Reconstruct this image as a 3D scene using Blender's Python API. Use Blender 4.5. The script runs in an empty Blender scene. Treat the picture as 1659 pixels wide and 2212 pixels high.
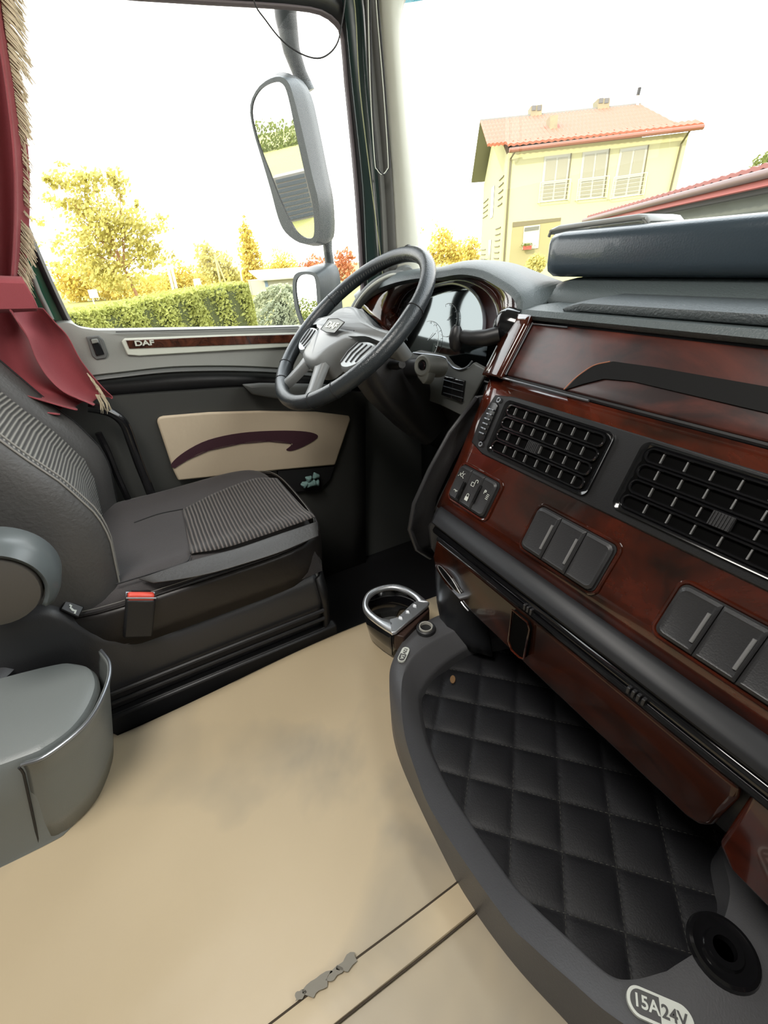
import bpy, bmesh, math, random
from mathutils import Vector as V, Matrix
random.seed(7)
SC = bpy.context.scene
COL = SC.collection
# ------------------------------------------------------------ camera
F, CX, CY = 950.0, 829.5, 1106.0
PITCH, AZ, ROLL = [math.radians(a) for a in (30, 27, 3.5)]
CAM = V((0, 0, .88))
D = V((-math.cos(AZ)*math.cos(PITCH), math.sin(AZ)*math.cos(PITCH), -math.sin(PITCH)))
r0 = D.cross(V((0, 0, 1))).normalized(); u0 = r0.cross(D)
RR = math.cos(ROLL)*r0 - math.sin(ROLL)*u0
UU = math.sin(ROLL)*r0 + math.cos(ROLL)*u0
cd = bpy.data.cameras.new('camera'); cam = bpy.data.objects.new('camera', cd); COL.objects.link(cam)
m3 = Matrix((RR, UU, -D)).transposed()
cam.matrix_world = Matrix.Translation(CAM) @ m3.to_4x4()
cd.sensor_fit = 'HORIZONTAL'; cd.sensor_width = 36; cd.lens = F/1659*36
cd.clip_start = .01; cd.clip_end = 2000
SC.camera = cam
# ------------------------------------------------------------ world, sun, lamps, exposure
SC.view_settings.view_transform = 'Standard'; SC.view_settings.look = 'None'
SC.view_settings.gamma = 1; SC.view_settings.use_curve_mapping = False
SC.view_settings.exposure = 0.0
W = bpy.data.worlds.new('sky'); SC.world = W; W.use_nodes = True
wn = W.node_tree.nodes; wl = W.node_tree.links
bg = wn['Background']; bg.inputs['Strength'].default_value = 4.6
tc = wn.new('ShaderNodeTexCoord'); sx = wn.new('ShaderNodeSeparateXYZ'); rp = wn.new('ShaderNodeValToRGB')
wl.new(tc.outputs['Generated'], sx.inputs[0]); wl.new(sx.outputs['Z'], rp.inputs[0]); wl.new(rp.outputs[0], bg.inputs[0])
rp.color_ramp.elements[0].position = 0; rp.color_ramp.elements[0].color = (1, .985, .93, 1)
rp.color_ramp.elements[1].position = .8; rp.color_ramp.elements[1].color = (.86, .95, 1, 1)

def light(name, typ, loc, rot, energy, color=(1, 1, 1), size=None, sizey=None):
    l = bpy.data.lights.new(name, typ); l.energy = energy; l.color = color
    if typ == 'AREA': l.shape = 'RECTANGLE'; l.size = size; l.size_y = sizey or size
    o = bpy.data.objects.new(name, l); COL.objects.link(o); o.location = loc; o.rotation_euler = rot
    return o
R = math.radians
sun = light('sun', 'SUN', (0, 0, 20), (0, 0, 0), 4.5, (1, .9, .68))
sun.data.angle = R(1.2)
sun.rotation_euler = V((.45, -1, .50)).to_track_quat('Z', 'Y').to_euler()
# fill lamps added to brighten the cab: overhead, and at the passenger window
light('overhead_cab_fill', 'AREA', (-.35, -.35, 1.95), (0, 0, 0), 25, (1, .96, .90), .7, .6)
light('passenger_window_fill', 'AREA', (.80, .70, 1.12), (0, R(90), 0), 3, (1, .9, .76), .6, .35)

# ------------------------------------------------------------ pixel -> place
def ray(px, py): return D*F + RR*(px-CX) - UU*(py-CY)
def G(px, py, ax, val):
    v = ray(px, py); return CAM + v*((val-CAM[ax])/v[ax])
def on(px, py, P0, N):
    v = ray(px, py); N = V(N); return CAM + v*(((V(P0)-CAM).dot(N))/v.dot(N))

# ------------------------------------------------------------ materials
MATS = {}
def mat(name, color, rough=.5, metal=0., bump=0., bscale=200., coat=0., spec=.5, var=0., vscale=6., sheen=0., detail=2.):
    if name in MATS: return MATS[name]
    m = bpy.data.materials.new(name); m.use_nodes = True; MATS[name] = m
    n = m.node_tree.nodes; l = m.node_tree.links; b = n['Principled BSDF']
    c = tuple(color)+(1,) if len(color) == 3 else color
    b.inputs['Base Color'].default_value = c; b.inputs['Roughness'].default_value = rough
    b.inputs['Metallic'].default_value = metal; b.inputs['Coat Weight'].default_value = coat
    b.inputs['Coat Roughness'].default_value = .04
    b.inputs['Specular IOR Level'].default_value = spec
    if sheen: b.inputs['Sheen Weight'].default_value = sheen
    tx = n.new('ShaderNodeTexCoord')
    if var:
        nz = n.new('ShaderNodeTexNoise'); nz.inputs['Scale'].default_value = vscale; nz.inputs['Detail'].default_value = 5
        l.new(tx.outputs['Object'], nz.inputs['Vector'])
        mx = n.new('ShaderNodeMixRGB'); mx.inputs[1].default_value = tuple(max(0, x*(1-var)) for x in c[:3])+(1,)
        mx.inputs[2].default_value = tuple(min(1, x*(1+var)) for x in c[:3])+(1,)
        l.new(nz.outputs['Fac'], mx.inputs[0]); l.new(mx.outputs[0], b.inputs['Base Color'])
    if bump:
        nb = n.new('ShaderNodeTexNoise'); nb.inputs['Scale'].default_value = bscale; nb.inputs['Detail'].default_value = detail
        l.new(tx.outputs['Object'], nb.inputs['Vector'])
        bp = n.new('ShaderNodeBump'); bp.inputs['Strength'].default_value = bump; bp.inputs['Distance'].default_value = .002
        l.new(nb.outputs['Fac'], bp.inputs['Height']); l.new(bp.outputs[0], b.inputs['Normal'])
    return m
def wood_mat(name, c0, c1, rough=.12, scale=5., coat=.8):
    m = mat(name, c0, rough, coat=coat); n = m.node_tree.nodes; l = m.node_tree.links; b = n['Principled BSDF']
    tx = n.new('ShaderNodeTexCoord'); mp = n.new('ShaderNodeMapping'); mp.inputs['Scale'].default_value = (1, 1.8, 1.8)
    nz = n.new('ShaderNodeTexNoise'); nz.inputs['Scale'].default_value = scale; nz.inputs['Detail'].default_value = 7
    nz.inputs['Roughness'].default_value = .62; nz.inputs['Distortion'].default_value = 1.4
    r = n.new('ShaderNodeValToRGB'); e = r.color_ramp.elements
    e[0].position = .36; e[0].color = c0+(1,); e[1].position = .72; e[1].color = c1+(1,)
    l.new(tx.outputs['Object'], mp.inputs[0]); l.new(mp.outputs[0], nz.inputs['Vector']); l.new(nz.outputs['Fac'], r.inputs[0]); l.new(r.outputs[0], b.inputs['Base Color'])
    return m
def rib_mat(name, c0, c1, freq, axis='Y', dist=1.2):
    m = mat(name, c0, .75, sheen=.15); n = m.node_tree.nodes; l = m.node_tree.links; b = n['Principled BSDF']
    tx = n.new('ShaderNodeTexCoord'); w = n.new('ShaderNodeTexWave'); w.bands_direction = axis
    w.inputs['Scale'].default_value = freq; w.inputs['Distortion'].default_value = dist; w.inputs['Detail'].default_value = 1; w.inputs['Detail Scale'].default_value = .6
    l.new(tx.outputs['Object'], w.inputs['Vector'])
    w2 = n.new('ShaderNodeTexWave'); w2.bands_direction = 'X' if axis != 'X' else 'Y'; w2.inputs['Scale'].default_value = freq*1.6
    l.new(tx.outputs['Object'], w2.inputs['Vector'])
    mu = n.new('ShaderNodeMath'); mu.operation = 'MULTIPLY'; mu.inputs[1].default_value = .35; l.new(w2.outputs['Fac'], mu.inputs[0])
    ad = n.new('ShaderNodeMath'); ad.operation = 'SUBTRACT'; l.new(w.outputs['Fac'], ad.inputs[0]); l.new(mu.outputs[0], ad.inputs[1])
    mx = n.new('ShaderNodeMixRGB'); mx.inputs[1].default_value = c0+(1,); mx.inputs[2].default_value = c1+(1,)
    l.new(ad.outputs[0], mx.inputs[0]); l.new(mx.outputs[0], b.inputs['Base Color'])
    bp = n.new('ShaderNodeBump'); bp.inputs['Strength'].default_value = .9; bp.inputs['Distance'].default_value = .003
    l.new(w.outputs['Fac'], bp.inputs['Height']); l.new(bp.outputs[0], b.inputs['Normal'])
    return m
def glass_mat(name, tint=(1, 1, 1), refl=.06):
    m = bpy.data.materials.new(name); m.use_nodes = True; n = m.node_tree.nodes; l = m.node_tree.links
    n.remove(n['Principled BSDF']); o = n['Material Output']
    t = n.new('ShaderNodeBsdfTransparent'); t.inputs[0].default_value = tint+(1,)
    g = n.new('ShaderNodeBsdfGlossy'); g.inputs['Roughness'].default_value = .02
    fr = n.new('ShaderNodeFresnel'); fr.inputs[0].default_value = 1.25
    ge = n.new('ShaderNodeNewGeometry'); mt = n.new('ShaderNodeMath'); mt.operation = 'MULTIPLY'; iv = n.new('ShaderNodeMath'); iv.operation = 'SUBTRACT'; iv.inputs[0].default_value = 1
    l.new(ge.outputs['Backfacing'], iv.inputs[1]); l.new(iv.outputs[0], mt.inputs[0]); l.new(fr.outputs[0], mt.inputs[1])   # one reflection per pane, at its outer faces
    mx = n.new('ShaderNodeMixShader'); l.new(mt.outputs[0], mx.inputs[0]); l.new(t.outputs[0], mx.inputs[1]); l.new(g.outputs[0], mx.inputs[2]); l.new(mx.outputs[0], o.inputs[0])
    return m
WOOD = wood_mat('burl_wood_lacquer', (.014, .005, .003), (.115, .018, .007), scale=4.5)
WOOD2 = wood_mat('burl_wood_upper', (.018, .007, .006), (.115, .027, .017), rough=.36, scale=5, coat=.08)
WOODD = wood_mat('burl_wood_door', (.03, .01, .006), (.13, .04, .02), scale=14)
PAD = mat('dash_pad_grain', (.085, .105, .108), .45, bump=.55, bscale=330)
PADR = mat('raised_pad_grain', (.062, .075, .08), .48, bump=.8, bscale=260)
BLK = mat('black_plastic', (.012, .012, .013), .42, bump=.1, bscale=600)
BLKG = mat('black_gloss', (.008, .008, .009), .12, coat=.5)
DGREY = mat('dark_grey_plastic', (.032, .032, .034), .42, bump=.15, bscale=500)
TRAYM = mat('tray_grey_plastic', (.095, .095, .1), .42, bump=.22, bscale=420, var=.12)
MGREY = mat('mid_grey_plastic', (.10, .105, .10), .5, bump=.15, bscale=500)
BOXM = mat('box_grey_plastic', (.18, .195, .19), .36, bump=.12, bscale=500)
LGREY = mat('light_grey_plastic', (.20, .205, .185), .5, bump=.1, bscale=400)
BEIGEP = mat('pillar_beige_plastic', (.42, .42, .36), .55)
STRIPM = mat('door_strip_cream', (.58, .6, .52), .4)
RUB = mat('black_rubber', (.012, .012, .013), .6)
SEAL = mat('seal_mauve_rubber', (.12, .10, .11), .5)
LEATH = mat('black_leather', (.062, .060, .058), .5, bump=.5, bscale=150, var=.25, vscale=9)
LEATHD = mat('seat_leatherette_dark', (.018, .015, .014), .45, bump=.7, bscale=28, var=.2, detail=5)
FABRIC = mat('seat_fabric_dark', (.052, .046, .046), .8, bump=.4, bscale=500, var=.22, vscale=7, sheen=.1)
RIBC = rib_mat('seat_rib_fabric', (.012, .011, .011), (.17, .145, .13), 34, 'Y', .8)
RIBB = rib_mat('backrest_rib_fabric', (.02, .02, .019), (.27, .265, .235), 38, 'Z', .3)
STITCH = mat('stitch_thread', (.22, .21, .19), .8)
WHEEL = mat('wheel_leather', (.034, .040, .044), .27, bump=.3, bscale=380)
HUBM = mat('wheel_hub_grey', (.22, .23, .23), .33, bump=.05, bscale=500)
CHROME = mat('chrome', (.95, .97, 1), .28, .9)
ALU = mat('brushed_trim', (.35, .37, .4), .3, .8)
CREAM = mat('door_cream_leatherette', (.56, .46, .33), .6, bump=.5, bscale=40, var=.08)
BURG = mat('burgundy_suede', (.045, .012, .02), .8, bump=.3, bscale=400)
CURT = mat('burgundy_curtain_fabric', (.27, .05, .06), .85, bump=.35, bscale=700, sheen=.1)
FRIN = mat('tan_fringe', (.55, .47, .33), .7)
GREENP = mat('green_body_paint', (.02, .12, .07), .25, coat=.5)
WHITE = mat('white_print', (.75, .78, .72), .6)
INK = mat('grey_print', (.10, .10, .10), .6)
RED = mat('red_plastic', (.75, .09, .06), .35)
DARKMAT = mat('black_quilt', (.006, .006, .008), .55, bump=.15, bscale=400)
SLABM = mat('navy_slab', (.042, .06, .076), .3, bump=.15, bscale=300, coat=.25)
TEAL = mat('teal_cloth', (.22, .36, .34), .9, bump=.5, bscale=300)
GLASS = glass_mat('clear_glass'); TINT = glass_mat('smoke_tinted_glass', (.86, .84, .83)); BAND = glass_mat('teal_sun_strip_glass', (.22, .355, .376))
MIRR = mat('mirror_silver', (.97, .97, .97), .004, 1)

# ------------------------------------------------------------ mesh helpers
WL = {}
def finish(name, me, m, parent, smooth, bevel, solid, subs, angle=40, bseg=2):
    if m: me.materials.append(m)
    o = bpy.data.objects.new(name, me); COL.objects.link(o)
    if smooth:
        for p in me.polygons: p.use_smooth = True
    if solid:
        s = o.modifiers.new('s', 'SOLIDIFY'); s.thickness = abs(solid); s.offset = -1
    if bevel:
        b = o.modifiers.new('b', 'BEVEL'); b.width = bevel; b.segments = bseg; b.limit_method = 'ANGLE'; b.angle_limit = R(35); b.use_clamp_overlap = True
        b.harden_normals = False
    if subs:
        s = o.modifiers.new('u', 'SUBSURF'); s.levels = subs; s.render_levels = subs
    if smooth and not subs:
        me.update()
        try:
            bm = bmesh.new(); bm.from_mesh(me)
            for e in bm.edges:
                if len(e.link_faces) == 2 and e.calc_face_angle(0) > R(angle): e.smooth = False
            bm.to_mesh(me); bm.free()
        except Exception: pass
    if parent is not None:
        o.parent = parent; o.matrix_parent_inverse = Matrix.Translation(-WL[parent.name]); WL[o.name] = V((0, 0, 0))
    else:
        vs = [v.co for v in me.vertices]
        b = V(((min(v.x for v in vs)+max(v.x for v in vs))/2, (min(v.y for v in vs)+max(v.y for v in vs))/2, min(v.z for v in vs)))
        me.transform(Matrix.Translation(-b)); o.location = b; WL[o.name] = b
    return o
def mesh(name, verts, faces, m, parent=None, smooth=True, bevel=0, solid=0, subs=0, angle=40, bseg=2, recalc=True):
    me = bpy.data.meshes.new(name); me.from_pydata([tuple(v) for v in verts], [], faces); me.update()
    if recalc:
        bm = bmesh.new(); bm.from_mesh(me); bmesh.ops.recalc_face_normals(bm, faces=bm.faces)
        if solid and sum((CAM-f.calc_center_median()).normalized().dot(f.normal)*f.calc_area() for f in bm.faces) < 0:
            bmesh.ops.reverse_faces(bm, faces=bm.faces)
        bm.to_mesh(me); bm.free()
    return finish(name, me, m, parent, smooth, bevel, solid, subs, angle, bseg)
def root(name, loc, label, cat, group=None, kind=None):
    o = bpy.data.objects.new(name, None); COL.objects.link(o); o.location = V(loc); o.empty_display_size = .05; WL[o.name] = V(loc)
    if kind: o['kind'] = kind
    if label: o['label'] = label
    if cat: o['category'] = cat
    if group: o['group'] = group
    return o
def tag(o, label=None, cat=None, group=None, kind=None):
    for k, v in (('label', label), ('category', cat), ('group', group), ('kind', kind)):
        if v: o[k] = v
    return o
def struct(o): o['kind'] = 'structure'; return o
class MB:
    def __init__(s): s.v = []; s.f = []
    def add(s, v, f):
        k = len(s.v); s.v += [V(a) for a in v]; s.f += [tuple(i+k for i in a) for a in f]
    def box(s, c, size, bx=(1, 0, 0), by=(0, 1, 0), bz=(0, 0, 1)):
        c = V(c); bx, by, bz = V(bx)*size[0]/2, V(by)*size[1]/2, V(bz)*size[2]/2
        vs = [c+bx*i+by*j+bz*k for i in (-1, 1) for j in (-1, 1) for k in (-1, 1)]
        s.add(vs, [(0, 1, 3, 2), (4, 6, 7, 5), (0, 4, 5, 1), (2, 3, 7, 6), (0, 2, 6, 4), (1, 5, 7, 3)])
    def prism(s, pts, vec):
        n = len(pts); vec = V(vec); a = [V(p) for p in pts]
        s.add(a+[p+vec for p in a], [tuple(range(n)), tuple(range(2*n-1, n-1, -1))]+[(i, i+n, (i+1) % n+n, (i+1) % n) for i in range(n)])
    def tube(s, path, r, n=10, closed=False, flat=1.0):
        path = [V(p) for p in path]; N = len(path); rs = r if isinstance(r, (list, tuple)) else [r]*N
        up = None; rings = []
        for i, p in enumerate(path):
            a = path[i-1] if (i > 0 or closed) else p; b = path[(i+1) % N] if (i < N-1 or closed) else p
            t = (b-a).normalized()
            if up is None:
                up = t.orthogonal().normalized()
            else: up = (up - t*up.dot(t)).normalized()
            sd = t.cross(up)
            rings.append([p+(up*math.cos(2*math.pi*k/n)+sd*math.sin(2*math.pi*k/n)*flat)*rs[i] for k in range(n)])
        s.rings(rings, closed, not closed)
    def rings(s, rings, closed=False, cap=True):
        n = len(rings[0]); N = len(rings); assert all(len(r) == n for r in rings); vs = [p for r in rings for p in r]; fs = []
        for i in range(N if closed else N-1):
            j = (i+1) % N
            for k in range(n): fs.append((i*n+k, i*n+(k+1) % n, j*n+(k+1) % n, j*n+k))
        if cap: fs += [tuple(range(n-1, -1, -1)), tuple(range((N-1)*n, N*n))]
        s.add(vs, fs)
    def grid(s, rows):
        n = min(len(r) for r in rows); rows = [r[:n] for r in rows]; vs = [p for r in rows for p in r]
        s.add(vs, [(i*n+k, i*n+k+1, (i+1)*n+k+1, (i+1)*n+k) for i in range(len(rows)-1) for k in range(n-1)])
    def build(s, name, m, parent=None, **k): return mesh(name, s.v, s.f, m, parent, **k)
def prism(name, pts, vec, m, parent=None, **k):
    b = MB(); b.prism(pts, vec); return b.build(name, m, parent, **k)
def tube(name, path, r, m, parent=None, n=10, closed=False, flat=1., **k):
    b = MB(); b.tube(path, r, n, closed, flat); return b.build(name, m, parent, **k)
def box(name, c, size, m, parent=None, bx=(1, 0, 0), by=(0, 1, 0), bz=(0, 0, 1), **k):
    b = MB(); b.box(c, size, bx, by, bz); return b.build(name, m, parent, **k)
def gridm(name, rows, m, parent=None, **k):
    b = MB(); b.grid(rows); return b.build(name, m, parent, **k)
def spline(pts, n=24, closed=False):
    pts = [V(p) for p in pts]; N = len(pts); out = []
    segs = N if closed else N-1; per = max(1, n//segs)
    for i in range(segs):
        p1, p2 = pts[i], pts[(i+1) % N]
        p0 = pts[i-1] if (i > 0 or closed) else p1*2-p2
        p3 = pts[(i+2) % N] if (i+2 < N or closed) else p2*2-p1
        for k in range(per):
            t = k/per
            out.append(.5*((2*p1)+(p2-p0)*t+(2*p0-5*p1+4*p2-p3)*t*t+(3*p1-p0-3*p2+p3)*t**3))
    if not closed: out.append(pts[-1])
    return out
def shift_in(pts, d, nrm):
    c = sum((V(p) for p in pts), V())/len(pts); return [V(p)+(c-V(p)).normalized()*d for p in pts]
def text(name, s, o, right, up, h, m, parent, thick=.0008, bold=0., xs=1.):
    cu = bpy.data.curves.new('t', 'FONT'); cu.body = s; cu.size = 1; cu.extrude = .01; cu.offset = bold; cu.align_x = 'CENTER'; cu.align_y = 'CENTER'
    to = bpy.data.objects.new('t', cu); COL.objects.link(to); dg = bpy.context.evaluated_depsgraph_get()
    me = bpy.data.meshes.new_from_object(to.evaluated_get(dg)); bpy.data.objects.remove(to)
    rt = V(right).normalized(); u = V(up).normalized(); nn = rt.cross(u)
    k = h/.7
    M = Matrix(((rt.x*k*xs, u.x*k, nn.x*thick/.01, o[0]), (rt.y*k*xs, u.y*k, nn.y*thick/.01, o[1]), (rt.z*k*xs, u.z*k, nn.z*thick/.01, o[2]), (0, 0, 0, 1)))
    me.transform(M); me.materials.clear()
    return finish(name, me, m, parent, False, 0, 0, 0)
def rrect(cx, cy, w, h, r, n=5):
    out = []
    for (sx_, sy_, a0) in ((1, 1, 0), (-1, 1, 90), (-1, -1, 180), (1, -1, 270)):
        for k in range(n+1):
            a = R(a0+90*k/n); out.append((cx+sx_*(w/2-r)+r*math.cos(a), cy+sy_*(h/2-r)+r*math.sin(a)))
    return out
def circ(c, a, b, r, n=24, r2=None):
    r2 = r2 or r; return [V(c)+V(a)*r*math.cos(2*math.pi*i/n)+V(b)*r2*math.sin(2*math.pi*i/n) for i in range(n)]
X, Y, Z = V((1, 0, 0)), V((0, 1, 0)), V((0, 0, 1))

# ============================================================ STRUCTURE
XD = -1.48     # inner face of the driver's door
struct(box('floor', (-.35, -.15, -.33), (2.5, 3.2, .06), BLK, smooth=False))
struct(box('wall_back', (-.35, -1.62, .84), (2.4, .06, 2.34), MGREY, smooth=False))
struct(box('ceiling', (-.35, -.25, 2.0), (2.4, 2.8, .06), LGREY, smooth=False))
# right side of the cab, with its window opening
b = MB()
for c, s in (((.87, -.25, .25), (.06, 2.7, 1.1)), ((.87, -.25, 1.74), (.06, 2.7, .48)), ((.87, -.55, 1.15), (.06, 2.1, .72)), ((.87, 1.0, 1.15), (.06, .2, .72))): b.box(c, s)
struct(b.build('wall_right', MGREY, smooth=False))
struct(box('wall_front', (-.35, 1.0, .2), (2.4, .06, 1.0), BLK, smooth=False))
# left side behind the door: trim below, green painted door aperture
b = MB(); b.box((XD-.06, -.95, .83), (.06, 1.35, 2.3)); b.box((XD-.06, .85, .2), (.06, .6, 1.0)); b.box((XD-.06, .22, 1.735), (.06, 1.2, .49)); struct(b.build('wall_left', MGREY, smooth=False))
g = struct(prism('trim_1', [G(*p, 0, XD-.022) for p in ((20, 400), (50, 470), (96, 590), (146, 694), (120, 712), (60, 700), (0, 560), (0, 400))], (-.03, 0, 0), GREENP, bevel=.004))
struct(tube('trim_2', [G(62, 575, 0, XD+.0), G(84, 632, 0, XD+.0), G(112, 690, 0, XD+.0)], .006, LGREY))
# windscreen
struct(prism('window_2', [(-1.62, 1.06, .70), (.84, 1.06, .70), (.84, .97, 1.92), (-1.60, .97, 1.92)], (0, .005, 0), GLASS, smooth=False))
tb = [on(*p, (0, .975, 1.4), (0, 1, .078)) for p in ((850, 11), (866, 8), (895, 4), (922, -1), (1000, -40), (850, -40))]
struct(prism('trim_3', tb, (0, .003, 0), BAND, smooth=False))
struct(box('wall_front', (-.35, 1.0, 1.93), (2.4, .1, .12), DGREY, smooth=False))

# ---- driver's door
door = root('door_1', (XD, .3, -.3), None, None, kind='structure')
def dl(pts, x): return [G(px, py, 0, x) for px, py in pts]
def dloft(name, rows, m, solid=.02, nn=28, **k):
    return gridm(name, [spline(dl(pts, x), nn) for pts, x in rows], m, door, solid=solid, **k)
xs5 = (118, 250, 400, 560, 790)
def L(*ys): return list(zip(xs5, ys))
dloft('upper_panel', [(((118, 690), (150, 690), (182, 706), (300, 708), (790, 699)), XD-.03), (((120, 700), (150, 698), (190, 711), (300, 713), (790, 704)), XD+.012), (((124, 720), (152, 722), (230, 722), (400, 720), (790, 712)), XD+.02), (L(770, 764, 760, 756, 756), XD+.02), (((160, 815), (250, 804), (400, 790), (590, 793), (790, 815)), XD+.035), (((165, 820), (250, 809), (400, 795), (590, 798), (790, 820)), XD+.03)], LGREY, -.012)
dloft('ledge_highlight_lip', [(((165, 819), (250, 808), (400, 794), (590, 797), (790, 819)), XD+.036), (((168, 827), (250, 816), (400, 802), (590, 804), (790, 826)), XD+.040), (((170, 831), (250, 820), (400, 806), (590, 808), (790, 830)), XD+.02)], MGREY, -.006)
dloft('recess_panel', [(L(822, 815, 802, 806, 820), XD+.01), (L(868, 858, 846, 838, 850), XD+.012)], BLK, -.01)
dloft('lower_panel', [(L(866, 853, 842, 835, 845), XD+.012), (L(870, 857, 847, 839, 849), XD+.028), (L(905, 893, 880, 880, 890), XD+.022), (((118, 960), (250, 960), (400, 960), (560, 960), (790, 960)), XD+.015), (((118, 1100), (250, 1100), (400, 1100), (560, 1100), (790, 1100)), XD+.01), (((118, 1250), (250, 1250), (400, 1250), (560, 1250), (790, 1250)), XD+.01)], mat('door_lower_grey', (.055, .056, .052), .5, bump=.15, bscale=500), -.012)
# armrest pull at the front of the recess
b = MB(); pp = [(522, 830), (560, 827), (640, 828), (720, 830), (760, 845), (700, 866), (600, 862), (545, 852)]
b.rings([dl(pp, XD+.015), dl(pp, XD+.075), dl([(540, 835), (565, 833), (640, 835), (710, 836), (740, 845), (695, 856), (600, 853), (556, 847)], XD+.082)])
b.build('pull_handle', MGREY, door, bevel=.004)
# decor strip with lettering
so = [(262, 737), (268, 730), (500, 722), (640, 718), (640, 748), (500, 756), (300, 768), (275, 766)]
strip = prism('decor_frame', dl(so, XD+.015), (.014, 0, 0), STRIPM, door, bevel=.003)
wd = prism('decor_inlay', dl([(272, 735), (500, 726), (640, 722), (630, 740), (600, 741), (500, 745), (279, 753)], XD+.0285), (.003, 0, 0), WOODD, strip, bevel=.001)
rt = (G(340, 739, 0, XD+.034)-G(285, 742, 0, XD+.034)).normalized()
text('lettering', 'DAF', G(312, 741.5, 0, XD+.034), rt, rt.cross(V((-1, 0, 0))).normalized()*(1), .0125, STRIPM, strip, bold=.035, xs=1.45)
# long groove line above the strip
tube('belt_groove', dl([(250, 717), (450, 712), (645, 706)], XD+.0225), .0012, RUB, door, n=6)
# latch handle recess
lr = prism('latch_bezel', dl([(186, 727), (212, 724), (222, 732), (233, 762), (229, 773), (208, 776), (199, 768)], XD+.017), (.011, 0, 0), MGREY, door, bevel=.002)
prism('latch_lever', dl([(194, 732), (211, 730), (226, 765), (208, 769)], XD+.025), (.006, 0, 0), BLKG, lr, bevel=.002)
prism('latch_grip', dl([(196, 733), (210, 731), (213, 740), (199, 743)], XD+.030), (.005, 0, 0), LGREY, lr, bevel=.002)
# cream insert with burgundy swoosh
cr = [(338, 908), (342, 900), (352, 897), (450, 889), (560, 886), (680, 888), (752, 897), (755, 905), (738, 955), (722, 1003), (600, 1014), (384, 1036), (372, 1010), (352, 950)]
ins = prism('upholstered_insert', dl(cr, XD+.022), (.012, 0, 0), CREAM, door, bevel=.006, bseg=3)
sw = spline(dl([(371, 1000), (400, 975), (450, 950), (520, 935), (600, 930), (660, 932), (686, 940), (678, 952), (650, 967), (628, 974), (618, 971), (629, 962), (628, 957), (580, 952), (520, 957), (450, 972), (405, 992), (376, 1010)], XD+.0345), 72, True)
prism('swoosh_inlay', sw, (.002, 0, 0), BURG, ins, bevel=.0008)
tube('insert_seam', dl([(376, 1011), (405, 993), (450, 973), (520, 958), (580, 953), (629, 958), (629, 963), (619, 972)], XD+.036), .0016, BURG, ins, n=6)
prism('pocket_recess', dl([(600, 1016), (722, 1006), (712, 1035), (690, 1058), (640, 1062), (600, 1060)], XD+.02), (.006, 0, 0), RUB, door, bevel=.002)
# cloth in the pocket
b = MB()
for k in range(9):
    c = G(660+7*(k % 5)+random.uniform(-3, 3), 1046-random.uniform(-5, 22)*(k/9), 0, XD+.045)
    a = circ((0, 0, 0), Y, Z, 1, 10); rg = []
    for q, s in ((-1, .3), (-.6, .8), (0, 1), (.6, .8), (1, .3)):
        rg.append([c+X*q*.012+p*s*(.014+.006*math.sin(i*2.1+k)) for i, p in enumerate(a)])
    b.rings(rg)
tag(b.build('cloth', TEAL, subs=1), 'crumpled pale teal cloth tucked into the door pocket', 'cloth')
er = root('entry_rail', G(325, 1065, 0, -1.42), 'glossy black curved grab rail between the driver seat and the door', 'grab rail')
tube('rail_bar', spline([G(*p, 0, -1.40) for p in ((190, 880), (215, 884), (243, 893), (268, 915), (284, 955), (300, 1000), (318, 1045), (335, 1090))], 36), .013, BLKG, er, n=12)
tube('rail_flange', spline([G(*p, 0, -1.425) for p in ((212, 935), (232, 975), (252, 1025), (275, 1075), (290, 1110))], 24), .009, BLKG, er, n=8)
# window frame: black surround of the door glass
fr = MB()
def strip_v(cols, m, name, parent, solid=.02):
    rows = [[G(px, py, 0, x) for px, py in pts] for pts, x in cols]
    rows = [spline(r, 24) for r in rows]
    return gridm(name, rows, m, parent, solid=solid)
xg = XD-.035
cor = [(-260, -75), (60, -22), (300, 3), (560, 18), (640, 24), (690, 33), (722, 55), (735, 85), (743, 180), (758, 330), (768, 450), (778, 620), (782, 720)]
cor2 = [(-260, -80), (60, -30), (300, -5), (560, 10), (640, 16), (696, 25), (730, 50), (743, 85), (751, 180), (766, 330), (776, 450), (786, 620), (790, 720)]
cor3 = [(-260, -130), (60, -80), (300, -60), (560, -50), (650, -45), (720, -30), (765, 10), (776, 90), (781, 190), (794, 330), (802, 450), (812, 620), (820, 720)]
strip_v([(cor, xg), (cor2, xg+.012)], SEAL, 'window_seal', door, .006)
strip_v([(cor2, xg+.010), (cor3, xg+.02)], BLK, 'window_frame', door, .02)
lt = [(20, 380), (66, 500), (104, 590), (140, 668), (152, 692)]
strip_v([([(a+3, b_) for a, b_ in lt], xg), ([(a-3, b_+2) for a, b_ in lt], xg+.02), ([(a-13, b_+6) for a, b_ in lt], xg+.02)], RUB, 'rear_window_frame', door, .01)
gl = [G(*p, 0, xg-.004) for p in ((150, 712), (790, 712), (745, -60), (-300, -160), (-200, 300))]
struct(prism('window_1', gl, (-.004, 0, 0), GLASS, smooth=False))
prism('wind_deflector', [G(*p, 0, xg-.05) for p in ((-200, 35), (60, 66), (330, 105), (545, 152), (760, 190), (745, -60), (-300, -160))], (-.003, 0, 0), TINT, door, smooth=False)

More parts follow.
